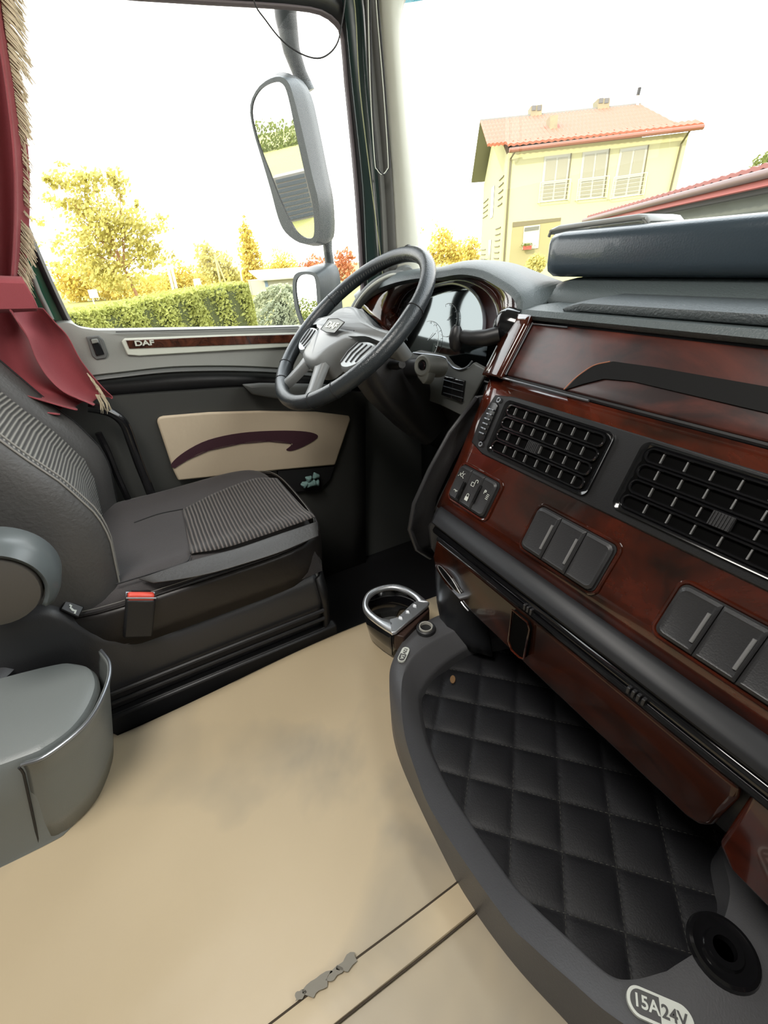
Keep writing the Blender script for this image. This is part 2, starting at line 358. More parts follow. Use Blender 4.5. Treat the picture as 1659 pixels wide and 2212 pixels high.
# ---- A pillar
pil = root('trim_4', (-1.46, .85, .6), None, None, kind='structure')
ys = (-90, 20, 190, 400, 560, 700)
def pc(xs_, x): return [G(px, py, 0, x) if x < 0 else None for px, py in zip(xs_, ys)]
c_a = pc((725, 745, 762, 784, 792, 800), -1.482); c_b = pc((775, 787, 797, 818, 826, 836), -1.455)
c_c = pc((783, 792, 803, 822, 830, 838), -1.44)
c_d = pc((812, 816, 831, 848, 856, 864), -1.42); c_d2 = pc((808, 815, 831, 848, 856, 864), -1.422)
c_e = pc((852, 845, 856, 874, 888, 898), -1.395); c_f = pc((905, 866, 872, 892, 907, 918), -1.42)
gridm('green_paint_strip', [spline(c_a, 20), spline(pc((758, 776, 787, 808, 820, 830), -1.474), 20), spline(c_b, 20)], mat('dark_green_paint', (.012, .032, .028), .3, coat=.4), pil, solid=.015)
tube('highlight_bead', [p+X*.003 for p in spline(pc((748, 766, 776, 801, 822, 838), -1.455), 20)], .0014, mat('highlight_yellow_green', (.35, .36, .2), .4), pil, n=6)  # thin bead coloured as the yellowish highlight line on the pillar
gridm('handle_channel', [spline(c_b, 20), spline(c_c, 20), spline([(a+b_)/2+V((-.012, 0, 0)) for a, b_ in zip(c_c, c_d)], 20), spline(c_d, 20)], mat('channel_grey', (.075, .075, .068), .4), pil, solid=.01)
gridm('pillar_cover', [spline(c_d2, 20), [a.lerp(c_, .3)+X*.008 for a, c_ in zip(spline(c_d2, 20), spline(c_e, 20))], spline(c_e, 20), [a.lerp(c_, .6)+X*.006 for a, c_ in zip(spline(c_e, 20), spline(c_f, 20))], spline(c_f, 20), spline([p+V((-.05, .03, 0)) for p in c_f], 20)], BEIGEP, pil, solid=.01, angle=85)
ub = spline([G(*p, 0, -1.400) for p in ((800, -60), (800, 20), (804, 190), (813, 345), (818, 366), (829, 377), (840, 366), (842, 345), (832, 190), (818, 20), (815, -60))], 40)
tube('channel_bead', ub, .0022, RUB, pil, n=8)
tube('channel_bead', [p+V((.0, -.006, 0)) for p in ub], .0013, STRIPM, pil, n=6)

# ============================================================ ENGINE TUNNEL COVER
def bumps(x, y):
    return .0022*math.sin(9*x+3*y)*math.sin(7*y-2*x+1)+.0018*math.sin(23*x+11*y+2)*math.sin(5*y)*(1 if x < -.35 else .3)+.004*math.exp(-((x+.62)**2+(y-.12)**2)/.004)-.003*math.exp(-((x+.5)**2+(y-.2)**2)/.01)
TC = mat('beige_leatherette', (.55, .44, .285), .42, bump=.35, bscale=22, var=.10, vscale=3.5)
n_ = TC.node_tree.nodes; l_ = TC.node_tree.links; src_ = n_['Principled BSDF'].inputs['Base Color'].links[0].from_socket
nz_ = n_.new('ShaderNodeTexNoise'); nz_.inputs['Scale'].default_value = 2.6; nz_.inputs['Detail'].default_value = 4; nz_.inputs['Distortion'].default_value = .6
tx_ = n_.new('ShaderNodeTexCoord'); l_.new(tx_.outputs['Object'], nz_.inputs['Vector']); rp_ = n_.new('ShaderNodeValToRGB'); rp_.color_ramp.elements[0].position = .50; rp_.color_ramp.elements[1].position = .68
mx_ = n_.new('ShaderNodeMixRGB'); mx_.inputs[2].default_value = (.30, .265, .205, 1); mm_ = n_.new('ShaderNodeMath'); mm_.operation = 'MULTIPLY'; mm_.inputs[1].default_value = .75
l_.new(nz_.outputs['Fac'], rp_.inputs[0]); l_.new(rp_.outputs[0], mm_.inputs[0]); l_.new(mm_.outputs[0], mx_.inputs[0]); l_.new(src_, mx_.inputs[1]); l_.new(mx_.outputs[0], n_['Principled BSDF'].inputs['Base Color'])
rows = []
ny, nx = 90, 90
for j in range(ny+1):
    y = -1.5+2.2*j/ny; r = []
    ex = -.848-.012*math.sin(6*y)-(.03 if y < -.3 else 0)
    r.append(V((ex-.022, y, -.27)))
    r.append(V((ex-.018, y, -.07))); r.append(V((ex-.008, y, -.02)))
    for i in range(nx+1):
        x = ex+.012+(.8-ex)*i/nx; r.append(V((x, y, -.003*(i == 0)+bumps(x, y))))
    rows.append(r)
cover = gridm('tunnel_cover', rows, TC)
tag(cover, 'beige leatherette floor cover over the engine tunnel between seat and dash', 'floor cover')
def onz(px, py, z=0): return G(px, py, 2, z)
for (x0, x1) in ((-.2415, -.2615), (-.197, -.205)):
    tube('seam', [V((x0-.0005*math.sin(k), -.4+.05*k, .0035+bumps(x0, -.4+.05*k))) for k in range(20)], .0016, mat('seam_brown', (.05, .035, .02), .8), cover, n=6)
gridm('joint_strip', [[V((x, y, bumps(x, y)+h)) for x, h in ((-.243, .0), (-.241, .004), (-.225, .0055), (-.21, .0055), (-.2, .004), (-.198, 0))] for y in [-.5+.05*k for k in range(24)]], TC, cover)
for (px, py, w, h) in ((752, 2078, 24, 12), (722, 2102, 20, 9), (688, 2126, 34, 14), (648, 2150, 14, 8)):
    rr = [onz(px+w*math.cos(t)*(1+.35*math.sin(3*t+px))*.8+h*.5*math.sin(t), py-w*.7*math.cos(t)+h*math.sin(t)*(1+.3*math.cos(4*t+py)), .0065) for t in [k*math.pi/11 for k in range(22)]]
    prism('worn_patch', rr, (0, 0, .0006), mat('worn_grey', (.22, .20, .16), .6), cover, smooth=False)

# ============================================================ DRIVER'S SEAT
seat = root('driver_seat', (-1.16, .0, -.3), 'dark leather and ribbed fabric driver seat facing the steering wheel', 'seat')
def ztop(x, y):   # cushion top height
    u = (x+1.165)/.262; v = (y-.0)/.30
    z = .302-.010*(1-u*u)+.012*math.exp(-((abs(u)-.80)/.16)**2)*(1 if y > -.2 else .6)
    z += .010*math.exp(-((v-.55)/.5)**2)
    return z
rows = []
n = 44
for j in range(n+1):
    v = -1+2*j/n; r = []
    for i in range(n+1):
        u = -1+2*i/n
        uu = u*math.sqrt(1-v*v*.10*(1 if v > 0 else .3)); vv = v*math.sqrt(1-u*u*(.26 if v > 0 else .05))
        e = max(0, (1-abs(u)**9))**(1/2.6)*max(0, (1-abs(v)**9))**(1/2.6)
        x = -1.162+.268*uu; y = -.016+.332*vv
        r.append(V((x, y, .175+(ztop(x, y)-.175)*e)))
    rows.append(r)
gridm('seat_cushion', rows, FABRIC, seat, angle=80)
# ribbed centre panel following the cushion
def patch(poly_a, poly_b, k=24, dz=.0035):
    rs = []
    a = spline(poly_a, k); b_ = spline(poly_b, k)
    for i in range(k//1+1):
        t = i/k; rs.append([a[j].lerp(b_[j], t) for j in range(min(len(a), len(b_)))])
    return [[V((p.x, p.y, ztop(p.x, p.y)+dz)) for p in r] for r in rs]
pa = [onz(*p, .31) for p in ((412, 1200), (480, 1190), (560, 1168), (634, 1142), (682, 1122))]
pb = [onz(*p, .31) for p in ((392, 1092), (450, 1066), (500, 1048), (555, 1030), (598, 1028))]
gridm('ribbed_cushion_panel', patch(pa, pb), RIBC, seat, solid=.002)
gridm('leather_bolster', patch([onz(*p, .31) for p in ((330, 1256), (430, 1243), (520, 1224), (610, 1198), (688, 1160))], [onz(*p, .31) for p in ((300, 1250), (420, 1211), (520, 1187), (610, 1158), (684, 1131))], dz=.0025), LEATH, seat, solid=.002)
# smooth leather bolster bead + seams
def seam_on(pts, dz=.003, r=.0014, m=STITCH, nm='seam'):
    q = spline([onz(*p, .31) for p in pts], 40); tube(nm, [V((p.x, p.y, ztop(p.x, p.y)+dz)) for p in q], r, m, seat, n=6)
seam_on([(250, 1262), (330, 1238), (400, 1216), (412, 1203)], .001, .0016, RUB)
seam_on([(395, 1090), (340, 1100), (285, 1118)], .001, .0016, RUB)
sk = []
for z, o in ((.272, .003), (.262, .006), (.21, .004), (.165, .0)):
    ring = []
    for k in range(64):
        a = 2*math.pi*k/64; c_, s_ = math.cos(a), math.sin(a); p = 5.5
        rr = (abs(c_)**p+abs(s_)**p)**(-1/p)
        ring.append(V((-1.162+(.262+o)*rr*c_, -.016+(.318+o)*rr*s_*(1-.03*c_*c_), z)))
    sk.append(ring)
b = MB(); b.rings(sk, cap=False); b.build('cushion_side', LEATHD, seat, solid=.006)
tube('cushion_piping', [p+Z*.003 for p in sk[0]], .0028, LEATHD, seat, n=6, closed=True)
tube('stitching', [p+V((0, 0, .012))+(V((-1.165, 0, p.z))-p).normalized()*.004 for p in sk[0]], .0008, STITCH, seat, n=5, closed=True)
# plastic base shell
def shz(y):
    P_ = [(-.6, .36), (-.33, .325), (-.295, .318), (-.225, .212), (-.192, .182), (-.098, .158), (.1, .160), (.26, .172), (.3, .175)]
    for (a, za), (b_, zb) in zip(P_, P_[1:]):
        if a <= y <= b_:
            t = (y-a)/(b_-a); t = t*t*(3-2*t) if a < -.2 else t; return za+(zb-za)*t
    return P_[-1][1]
ysn = [-.55+.80*k/50 for k in range(51)]
rows = [[V((x, y, z)) for x, z in ((-1.40, shz(y)+.0), (-.96, shz(y)+.012), (-.93, shz(y)+.008), (-.906, shz(y)+.004), (-.898, shz(y)-.002), (-.893, shz(y)-.02), (-.892, .09), (-.905, .03), (-.93, -.1), (-.93, -.28))] for y in ysn]
gridm('base_shell', rows, DGREY, seat, solid=.01)
gridm('base_shell_front', [[V((x, y+dy, z)) for x, dy in ((-1.4, .01), (-1.1, .01), (-.93, .005), (-.905, -.005), (-.893, -.02))] for y, z in ((.262, .170), (.268, .09), (.26, -.05), (.25, -.28))], BLK, seat, solid=.01)
for k, (z, xx) in enumerate(((.065, -.885), (.045, -.888), (.015, -.89))):
    tube('seat_rail', [V((xx, y, z-.01*k+.03*(y < -9))) for y in (-.5, -.2, .0, .25)], .006, BLK, seat, n=8)
box('rail_cover', (-.895, -.05, -.03), (.03, .66, .06), BLK, seat, bevel=.006)
# comfort switch on the shell
sp = on(155, 1316, (-.91, -.27, .3), (.6, .5, .62)); nd = V((.6, .5, .62)).normalized()
def pnl(px, py, off=0): return on(px, py, sp+nd*off, nd)
swt = prism('recline_switch', [pnl(*p) for p in ((128, 1318), (140, 1298), (180, 1313), (168, 1336))], nd*.008, BLK, seat, bevel=.002)
prism('switch_mark', [pnl(*p, .0088) for p in ((151, 1305), (156, 1308), (154, 1312), (160, 1317), (166, 1318), (163, 1326), (159, 1325), (161, 1321), (156, 1320), (150, 1313), (152, 1310), (149, 1308))], nd*.0006, WHITE, swt, smooth=False)
# backrest
def yb(z, s):    # front surface of the backrest at height z; s = -1..1 across (near = +1)
    base = [(.20, -.225), (.29, -.205), (.41, -.186), (.465, -.19), (.545, -.222), (.611, -.262), (.77, -.345), (1.1, -.52)]
    for (a, ya), (b_, yb_) in zip(base, base[1:]):
        if a <= z <= b_: return ya+(yb_-ya)*(z-a)/(b_-a)
    return base[-1][1]
zs = [.20+.9*k/36 for k in range(37)]
rows = []
for z in zs:
    y0 = yb(z, 0)
    hw = .252-.02*((z-.2)/.9)
    prof = [(-1.0, -.20), (-1.02, -.10), (-1.0, -.02), (-.94, .022), (-.86, .032), (-.74, .018), (-.6, -.008), (-.3, -.020), (0, -.024), (.3, -.020), (.6, -.008), (.74, .018), (.86, .032), (.94, .022), (1.0, -.02), (1.02, -.10), (1.0, -.20)]
    rows.append(spline([V((-1.17+s*hw, y0+dy, z+.03*(-dy if dy < -.03 else 0))) for s, dy in prof], 64))
br = gridm('backrest', rows, LEATH, seat, solid=.01, angle=80)
rr = []
for z in [.235+.86*k/30 for k in range(31)]:
    w = .165 if z > .34 else .10+.065*math.sqrt(max(0, 1-((.34-z)/.11)**2))
    rr.append([V((-1.17+w*s, yb(z, 0)-.0155+(.012*abs(s)**3 if abs(s) > .5 else 0), z)) for s in [-1+2*k/16 for k in range(17)]])
gridm('ribbed_backrest_panel', rr, RIBB, seat, solid=.003)
for s in (-.90, .90, .80):
    tube('seam', [V((-1.17+s*(.252-.02*((z-.2)/.9)), yb(z, 0)+.033, z)) for z in zs[3:]], .0018, STITCH if s > 0 else RUB, seat, n=6)
# armrest folded beside the backrest
ac = G(-16, 1284, 0, -.80)
b = MB(); b.rings([circ(ac+X*d, Y, Z, r, 32) for d, r in ((-.10, .050), (-.06, .063), (-.012, .066), (0, .062), (.004, .045))])
arm = b.build('armrest', mat('armrest_brown_grey', (.085, .078, .07), .45, bump=.1, bscale=300), seat)
b = MB(); rg = []
for k in range(25):
    a = R(-42+k*160/24); d0 = Y*math.cos(a)+Z*math.sin(a)
    rg.append([ac+d0*.068+X*.0, ac+d0*.074+X*.003, ac+d0*.084-X*.010, ac+d0*.088-X*.035, ac+d0*.086-X*.075, ac+d0*.07-X*.09])
b.grid(rg); b.build('armrest_shell', mat('armrest_shell_grey', (.10, .115, .118), .3), arm, solid=.006)
# seat belt buckle standing on the shell
bc = (G(268, 1372, 0, -.885)+G(325, 1372, 0, -.885))/2
bt = (G(270, 1290, 0, -.895)+G(337, 1290, 0, -.895))/2
ax = (bt-bc).normalized(); wv = (G(337, 1290, 0, -.895)-G(270, 1290, 0, -.895)); wid = wv.length; wv.normalize(); nv = wv.cross(ax).normalized()
bk = root('seat_belt_buckle', bc-ax*.004, 'black seat belt buckle with red release button beside the driver cushion', 'seat belt buckle')
LB = (bt-bc).length
box('housing', bc+ax*LB/2, (wid*.96, .026, LB), BLK, bk, bx=wv, by=nv, bz=ax, bevel=.005)
box('release_button', bt+ax*.004+nv*(-.004 if nv.x < 0 else .004), (wid*.86, .016, .016), RED, bk, bx=wv, by=nv, bz=ax, bevel=.004)
b = MB(); b.tube([bt+wv*a+nv*c_+ax*.004 for a, c_ in ((-wid*.47, -.012), (wid*.47, -.012), (wid*.47, .012), (-wid*.47, .012))], .0022, 8, True); b.build('button_rim', ALU, bk)
box('slot', bt+ax*.0115-nv*(-.005 if nv.x < 0 else .005), (wid*.62, .004, .004), RUB, bk, bx=wv, by=nv, bz=ax)

# ============================================================ GREY STORAGE BOX
bx = root('storage_box', (-.80, -.40, 0), 'grey plastic storage box with curved side flap beside the driver seat', 'storage box')
def outl(ins): 
    return spline([(-.655+ -ins, -.9, 0), (-.655-ins, -.6, 0), (-.656-ins, -.36, 0), (-.664-ins, -.31-ins*.2, 0), (-.695-ins*.6, -.268-ins*.8, 0), (-.75, -.243-ins, 0), (-.80, -.238-ins, 0), (-.85, -.26-ins, 0), (-.87, -.34, 0), (-.872, -.6, 0), (-.872, -.9, 0)], 60)
lv = [(0, -.004), (.01, 0), (.12, .0), (.195, .006), (.207, .012), (.212, .022)]
def ztb(y): return .0+(-.33-y)*.12 if y < -.33 else 0
b = MB(); rgs = []
for z, i in lv: rgs.append([V((p.x+(.006 if 1 else 0)*0, p.y-.052*(1-min(z, .2)/.2)*max(0, min(1, (p.y+.50)/.22)), z+(ztb(p.y)+(.012*(p.y+.33)/.09 if p.y > -.33 else 0)*-1 if z > .15 else 0))) for p in outl(i)])
b.rings(rgs); b.build('box_body', BOXM, bx, angle=30)
# the flap wraps the front corner and flares at the top
fo = [(-.664, -.345), (-.660, -.312), (-.690, -.262), (-.75, -.236), (-.80, -.231), (-.845, -.245)]
rows = []
for t, fl in ((.003, .0), (.05, .002), (.12, .003), (.17, .004), (.190, .006), (.204, .010), (.214, .012)):
    row = []
    for k, p in enumerate(spline([(a, b_, 0) for a, b_ in fo], 30)):
        cc = V((-.78, -.36, 0)); d = (V((p.x, p.y, 0))-cc).normalized(); u = k/30
        zz = t if t < .15 else t*(1)+(u-.25)*.006*(t-.15)/.07
        row.append(V((p.x, p.y-.052*(1-min(t, .2)/.2), zz))+d*(fl+.003))
    rows.append(row)
gridm('flap', rows, BOXM, bx, solid=.005)
tube('flap_lip', rows[-1], .0028, ALU, bx, n=8)
q = [V((p[0].x, p[0].y, p[0].z)) for p in rows]; tube('flap_gap', [p+V((.003, -.003, 0)) for p in q], .002, RUB, bx, n=6)
# swivel post on the box
pc_ = V((-.93, -.45, .215))
b = MB(); b.rings([circ(pc_+Z*h, X, Y, r, 28) for h, r in ((0, .075), (.012, .066), (.02, .05), (.06, .046), (.12, .042))]); b.build('swivel_post', DGREY, bx, angle=50)

# ============================================================ CURTAIN
XC = -1.385
cu = root('curtain', G(60, 640, 0, XC), 'burgundy curtain gathered by a tie beside the driver window', 'curtain')
def curt(rowpts, name, folds, amp, kk=40):
    rows = []
    for (l, r_) in rowpts:
        a = G(*l, 0, XC); b_ = G(*r_, 0, XC); row = []
        for i in range(kk+1):
            t = i/kk; p = a.lerp(b_, t); row.append(p+V((amp*math.sin(t*folds+.6*math.sin(2*t+p.z*2)), .3*amp*math.cos(t*folds), 0)))
        rows.append(row)
    return rows
def ds(pts, k=5):
    a = spline([(p[0][0], p[0][1], 0) for p in pts], k*(len(pts)-1)); b_ = spline([(p[1][0], p[1][1], 0) for p in pts], k*(len(pts)-1))
    return [((u.x, u.y), (w.x, w.y)) for u, w in zip(a, b_)]
up_ = ds([((-190, -150), (0, -120)), ((-190, 0), (10, 0)), ((-190, 130), (32, 130)), ((-180, 230), (47, 235)), ((-170, 340), (59, 350)), ((-160, 450), (60, 450)), ((-150, 540), (56, 530)), ((-140, 605), (50, 602))])
gridm('upper_drape', curt(up_, 'a', 30, .024, 90), CURT, cu, solid=.002)
lo_ = ds([((-140, 660), (80, 668)), ((-150, 690), (108, 700)), ((-160, 720), (134, 728)), ((-170, 760), (160, 775)), ((-160, 800), (188, 812)), ((-100, 838), (215, 842)), ((60, 880), (232, 858)), ((120, 892), (230, 862))])
gridm('lower_drape', curt(lo_, 'b', 19, .036, 70), CURT, cu, solid=.002)
ti = [((-150, 590), (50, 597)), ((-150, 606), (60, 612)), ((-150, 640), (76, 640)), ((-150, 668), (86, 664)), ((-150, 682), (82, 671))]
rows = curt(ti, 'c', 1.2, .004)
rows = [[p+V((.035-(.012 if i in (0, len(rows)-1) else 0), 0, 0)) for p in r] for i, r in enumerate(rows)]
gridm('tieback', rows, CURT, cu, solid=.006)
b = MB()
def strands(edge, nst, ln, fall, jit, x=XC-.01):
    e = spline([(a, c_, 0) for a, c_ in edge], 80)
    for i in range(nst):
        p = e[int(random.random()*(len(e)-1))]; l = ln*random.uniform(.7, 1.15)
        dx, dy = fall[0]+random.uniform(-jit, jit), fall[1]+random.uniform(-jit, jit)
        p0 = (p.x-8, p.y-6); p1 = (p.x+dx*l*.5, p.y+dy*l*.45); p2 = (p.x+dx*l, p.y+dy*l)
        xx = x+random.uniform(-.006, .006)
        b.tube([G(*p0, 0, xx), G(*p1, 0, xx), G(*p2, 0, xx)], [.0014, .0012, .0005], 4)
strands([(8, -60), (10, 0), (18, 60), (28, 130)], 230, 52, (.85, 1.1), .12)
strands([(24, 110), (34, 170), (42, 230), (48, 280)], 130, 36, (.7, 1.1), .15)
strands([(46, 280), (56, 340), (58, 380), (59, 470)], 60, 20, (.5, 1.1), .4)
strands([(52, 480), (52, 530), (46, 600)], 110, 34, (.65, 1.1), .2)
strands([(196, 812), (212, 838), (226, 856)], 16, 30, (.55, 1), .25, XC+.02)
strands([(214, 858), (232, 860)], 14, 32, (.2, 1), .2, XC+.02)
fr_ = b.build('fringe', FRIN, cu, smooth=False); fr_['label'] = 'tan thread fringe'; fr_['kind'] = 'stuff'
# hanging wire
wp = [(540, -180), (541, -90), (548, 0), (575, 45), (610, 88), (650, 116), (686, 126), (712, 115), (730, 90), (738, 50), (745, 0), (752, -120), (752, -180)]
tag(tube('hanging_wire', [V((-1.25, .36, 1.97))]+spline([G(*p, 0, -1.25) for p in wp], 60)+[V((-1.25, .62, 1.97))], .0016, RUB, n=6), 'thin black wire looping down from the headliner across the side window', 'wire')

# ============================================================ DASHBOARD
dash = root('dashboard', (-.3, .6, .10), 'wide burl wood dashboard with air vents, switches and instrument binnacle', 'dashboard')
PR = [V((0, a, c_)) for a, c_ in ((.666, .766), (.603, .669), (.528, .51), (.473, .408), (.45, .36))]
SL = [0]
for a, c_ in zip(PR, PR[1:]): SL.append(SL[-1]+(c_-a).length)
def fp(x, s, off=0):       # point on the dash face at arc length s, lifted by off
    for i in range(len(PR)-1):
        if s <= SL[i+1] or i == len(PR)-2:
            t = (s-SL[i])/(SL[i+1]-SL[i]); d = (PR[i+1]-PR[i]).normalized(); nn = V((0, d.z, -d.y))
            if i == 1 and s > SL[2]-.0: pass
            p = PR[i].lerp(PR[i+1], t); return V((x, p.y, p.z))+nn*off
def fd(s):
    for i in range(len(PR)-1):
        if s <= SL[i+1] or i == len(PR)-2: return (PR[i+1]-PR[i]).normalized()
def face(px, py, off=0):
    for i in range(len(PR)-1):
        d = (PR[i+1]-PR[i]).normalized(); nn = V((0, d.z, -d.y)); q = on(px, py, PR[i]+nn*off, nn); t = (q-PR[i]-nn*off).dot(d)
        if t <= (SL[i+1]-SL[i]) or i == len(PR)-2: return q.x, SL[i]+t
XR = .62
def slab_face(name, x0, x1, s0, s1, m, off=0, parent=dash, nx=2, left=None, thick=.02, **k):
    sv = [s for s in SL if s0 < s < s1]; sv = sorted(set([s0, s1]+sv+[s0+(s1-s0)*q/6 for q in range(1, 6)])); rows = []
    for s in sv:
        r = []
        if left: r += [fp(x0+dx, s, off+dn) for dx, dn in left]
        r += [fp(x0+(x1-x0)*i/nx, s, off) for i in range(nx+1)]
        rows.append(r)
    return gridm(name, rows, m, parent, solid=thick, **k)
wrap = [(-.052, -.20), (-.052, -.05), (-.048, -.018), (-.036, -.005), (-.018, 0)]
main = slab_face('fascia', -.65, XR, .118, .405, WOOD, 0, left=wrap, angle=60)
slab_face('fascia_wrap', -.65, -.643, .0, .118, WOOD, -.003, left=wrap, angle=60, nx=1)
# upper flap panel of matt burl with its dark scoop handle
slab_face('panel_backing', -.66, XR, -.012, .128, RUB, -.012, nx=1)  # dark strip added behind the panel to block a light leak
up1 = slab_face('upper_panel', -.641, XR, .006, .110, WOOD2, .002, bevel=.003)
tube('panel_edge_trim', [fp(-.641, .008, .004), fp(-.641, .110, .004)], .0016, ALU, up1, n=6)
tube('panel_edge_trim', [fp(-.641, .010, .004), fp(-.56, .009, .004)], .0014, ALU, up1, n=6)
tube('step_trim', [fp(-.655, .1165, .003), fp(-.45, .1165, .003)], .0020, ALU, main, n=6)
sc = [(-.500, .110), (-.490, .085), (-.472, .062), (-.445, .052), (-.38, .050), (.3, .052), (.3, .082), (-.2, .080), (-.40, .075), (-.445, .080), (-.475, .095)]
b = MB(); b.prism([fp(x, s, .0045) for x, s in sc], fp(0, .06, -.004)-fp(0, .06, 0)); b.build('scoop_handle', mat('scoop_recess_shade', (.006, .006, .006), .6, spec=.15), up1, smooth=False)  # flat plate, near-black colour stands for the shade inside the scoop
tube('scoop_edge', spline([fp(x, s, .0045) for x, s in ((-.502, .110), (-.492, .087), (-.474, .064), (-.45, .053))], 16), .0010, mat('copper_edge', (.4, .16, .09), .4), up1, n=6)
gp = [(-.645, .1125, -.004), (XR, .1125, -.004)]
tube('panel_gap', [fp(*q_) for q_ in gp], .0035, RUB, main, n=6)
# vent plate
pl_ = MB()
def rr_face(x0, x1, s0, s1, r, off, n=5): return [fp(a, c_, off) for a, c_ in rrect((x0+x1)/2, (s0+s1)/2, x1-x0, s1-s0, r, n)]
vp_ = prism('vent_plate', [fp(a, c_, .003) for a, c_ in ((-.648, .150), (-.60, .143), (.50, .143), (.50, .262), (-.62, .262), (-.660, .25), (-.662, .2))], fp(0, .2, -.004)-fp(0, .2, 0), BLK, dash, bevel=.002)
def vent(x0, x1, s0, s1, label=None, tabx=.5, tabrow=2, nv=7):
    nn = fp(0, .2, 1)-fp(0, .2, 0); dd = fd(.2)
    b = MB(); o = rr_face(x0-.006, x1+.006, s0-.005, s1+.005, .012, .004); i_ = rr_face(x0, x1, s0, s1, .010, .006); i2 = rr_face(x0+.002, x1-.002, s0+.002, s1-.002, .009, .0035)
    b.rings([o, [p+nn*.004 for p in o], i_, i2], cap=False); v = b.build('air_vent', BLKG, dash)
    rh = (s1-s0)/4
    prism('vent_back', rr_face(x0+.001, x1-.001, s0+.001, s1-.001, .008, .0035), nn*-.002, mat('recess_shade_black', (.003, .003, .003), .8, spec=.05), v, smooth=False)  # shallow back painted near-black for the shade deep in the vent
    for r in range(4):
        sc_ = s0+rh*(r+.5)
        b = MB(); ring = rr_face(x0+.006, x1-.006, sc_-rh*.40, sc_+rh*.40, rh*.39, .0075, 6); b.tube(ring, .0019, 6, True)
        b.build('louvre', BLKG, v)
        for k in range(nv):
            xk = x0+.018+(x1-x0-.036)*(k+.5)/nv+.004*(r-1.5)
            bb = MB(); bb.box(fp(xk, sc_, .0055), (.0018, rh*.56, .005), X, dd, nn); bb.build('vane', ALU if False else mat('vane_grey', (.2, .2, .2), .35), v, smooth=False)
    b = MB(); tx = x0+(x1-x0)*tabx; ts = s0+rh*(tabrow+.5)
    b.box(fp(tx, ts, .009), (.024, rh*.78, .008), X, dd, nn)
    for k in range(7): b.box(fp(tx-.0105+k*.0035, ts, .0138), (.0014, rh*.76, .002), X, dd, nn)
    b.build('vent_tab', DGREY, v, smooth=False)
    return v
v1 = vent(-.604, -.386, .156, .248, tabx=.45); v2 = vent(-.332, -.075, .153, .244, tabx=.49); 
vent(-.02, .235, .153, .244, tabx=.49)
# temperature wheel left of the first vent
dw = prism('air_dial_bezel', [fp(a, c_, .006) for a, c_ in rrect(-.636, .202, .020, .078, .009)], fp(0, .2, -.003)-fp(0, .2, 0), BLKG, dash, bevel=.001)
for k in range(6): tube('dial_rib', [fp(-.6425, .178+k*.0095, .009), fp(-.636, .178+k*.0095, .0115), fp(-.6295, .178+k*.0095, .009)], .0018, ALU, dw, n=6)
for s_ in (.157, .246):
    b = MB(); b.tube(circ(fp(-.630, s_, .006), X, fd(.2), .004, 12), .0013, 6, True); b.build('dial_ring', ALU, dw)
# switch banks
def bank(x0, x1, s0, s1, n, bars, icons=()):
    nn = fp(0, .33, 1)-fp(0, .33, 0); dd = fd(.33)
    def fq(x, s, off=0): return fp(0, .29, 0)*0+V((x, PR[2].y, PR[2].z))+dd*(s-SL[2])+nn*off
    ring = [fq(a, c_, .0015) for a, c_ in rrect((x0+x1)/2, (s0+s1)/2, x1-x0+.010, s1-s0+.010, .012, 5)]
    b = MB(); b.tube(ring, .0032, 8, True); bz = b.build('switch_surround', WOOD, dash)
    prism('switch_well', [fq(a, c_, .0015) for a, c_ in rrect((x0+x1)/2, (s0+s1)/2, x1-x0+.004, s1-s0+.004, .010, 5)], nn*.002, RUB, bz, smooth=False)
    w = (x1-x0)/n; out = []
    for k in range(n):
        a, c_ = x0+k*w+.0006, x0+(k+1)*w-.0006
        lf, rg_ = (.009 if k == 0 else .001), (.009 if k == n-1 else .001)
        pts = []
        for (cx_, cy_, r, a0) in ((c_-rg_, s1-rg_, rg_, 0), (a+lf, s1-lf, lf, 90), (a+lf, s0+lf, lf, 180), (c_-rg_, s0+rg_, rg_, 270)):
            for q_ in range(4): t = R(a0+30*q_); pts.append((cx_+r*math.cos(t), cy_+r*math.sin(t)))
        b = MB(); b.rings([[fq(p[0], p[1], .002) for p in pts], [fq(p[0], p[1], .0085) for p in pts], [fq((p[0]-(a+c_)/2)*.86+(a+c_)/2, (p[1]-(s0+s1)/2)*.88+(s0+s1)/2, .0115) for p in pts], [fq((p[0]-(a+c_)/2)*.78+(a+c_)/2, (p[1]-(s0+s1)/2)*.84+(s0+s1)/2, .0108) for p in pts]])
        o = b.build('rocker_switch', DGREY, dash, angle=25); out.append((o, fq, (a+c_)/2, nn, dd, w))
        if k in bars: tube('grip_bar', [fq(c_-.006, s0+(s1-s0)*.22, .0125), fq(c_-.006, s0+(s1-s0)*.80, .0125)], .0022, mat('vane_grey', (.2, .2, .2), .35), o, n=8)
    return out
g1 = bank(-.655, -.545, .298, .368, 3, ())
def icon(o, m, *strokes, r=.0006, off=.0122):
    ob, fq, xc, nn, dd, w = o; b = MB()
    for st in strokes: b.tube([fq(xc+a*.001, .333+c_*.001, off) for a, c_ in st], r, 5)
    b.build('switch_mark', m, ob, smooth=False)
def arc(cx_, cy_, r, a0, a1, n=8): return [(cx_+r*math.cos(R(a0+(a1-a0)*k/n)), cy_+r*math.sin(R(a0+(a1-a0)*k/n))) for k in range(n+1)]
icon(g1[0], WHITE, arc(-2, 19, 3.5, 200, 380), [(3, 17), (6, 15)], arc(2, 19, 3, 200, 340))
icon(g1[0], WHITE, [(-7, -15), (-7, -20)], arc(-1, -17, 3.5, 0, 360), [(-11, -12), (-8, -14)], [(6, -12), (3, -14)], [(6, -22), (3, -20)], [(-1, -25), (-1, -22)])
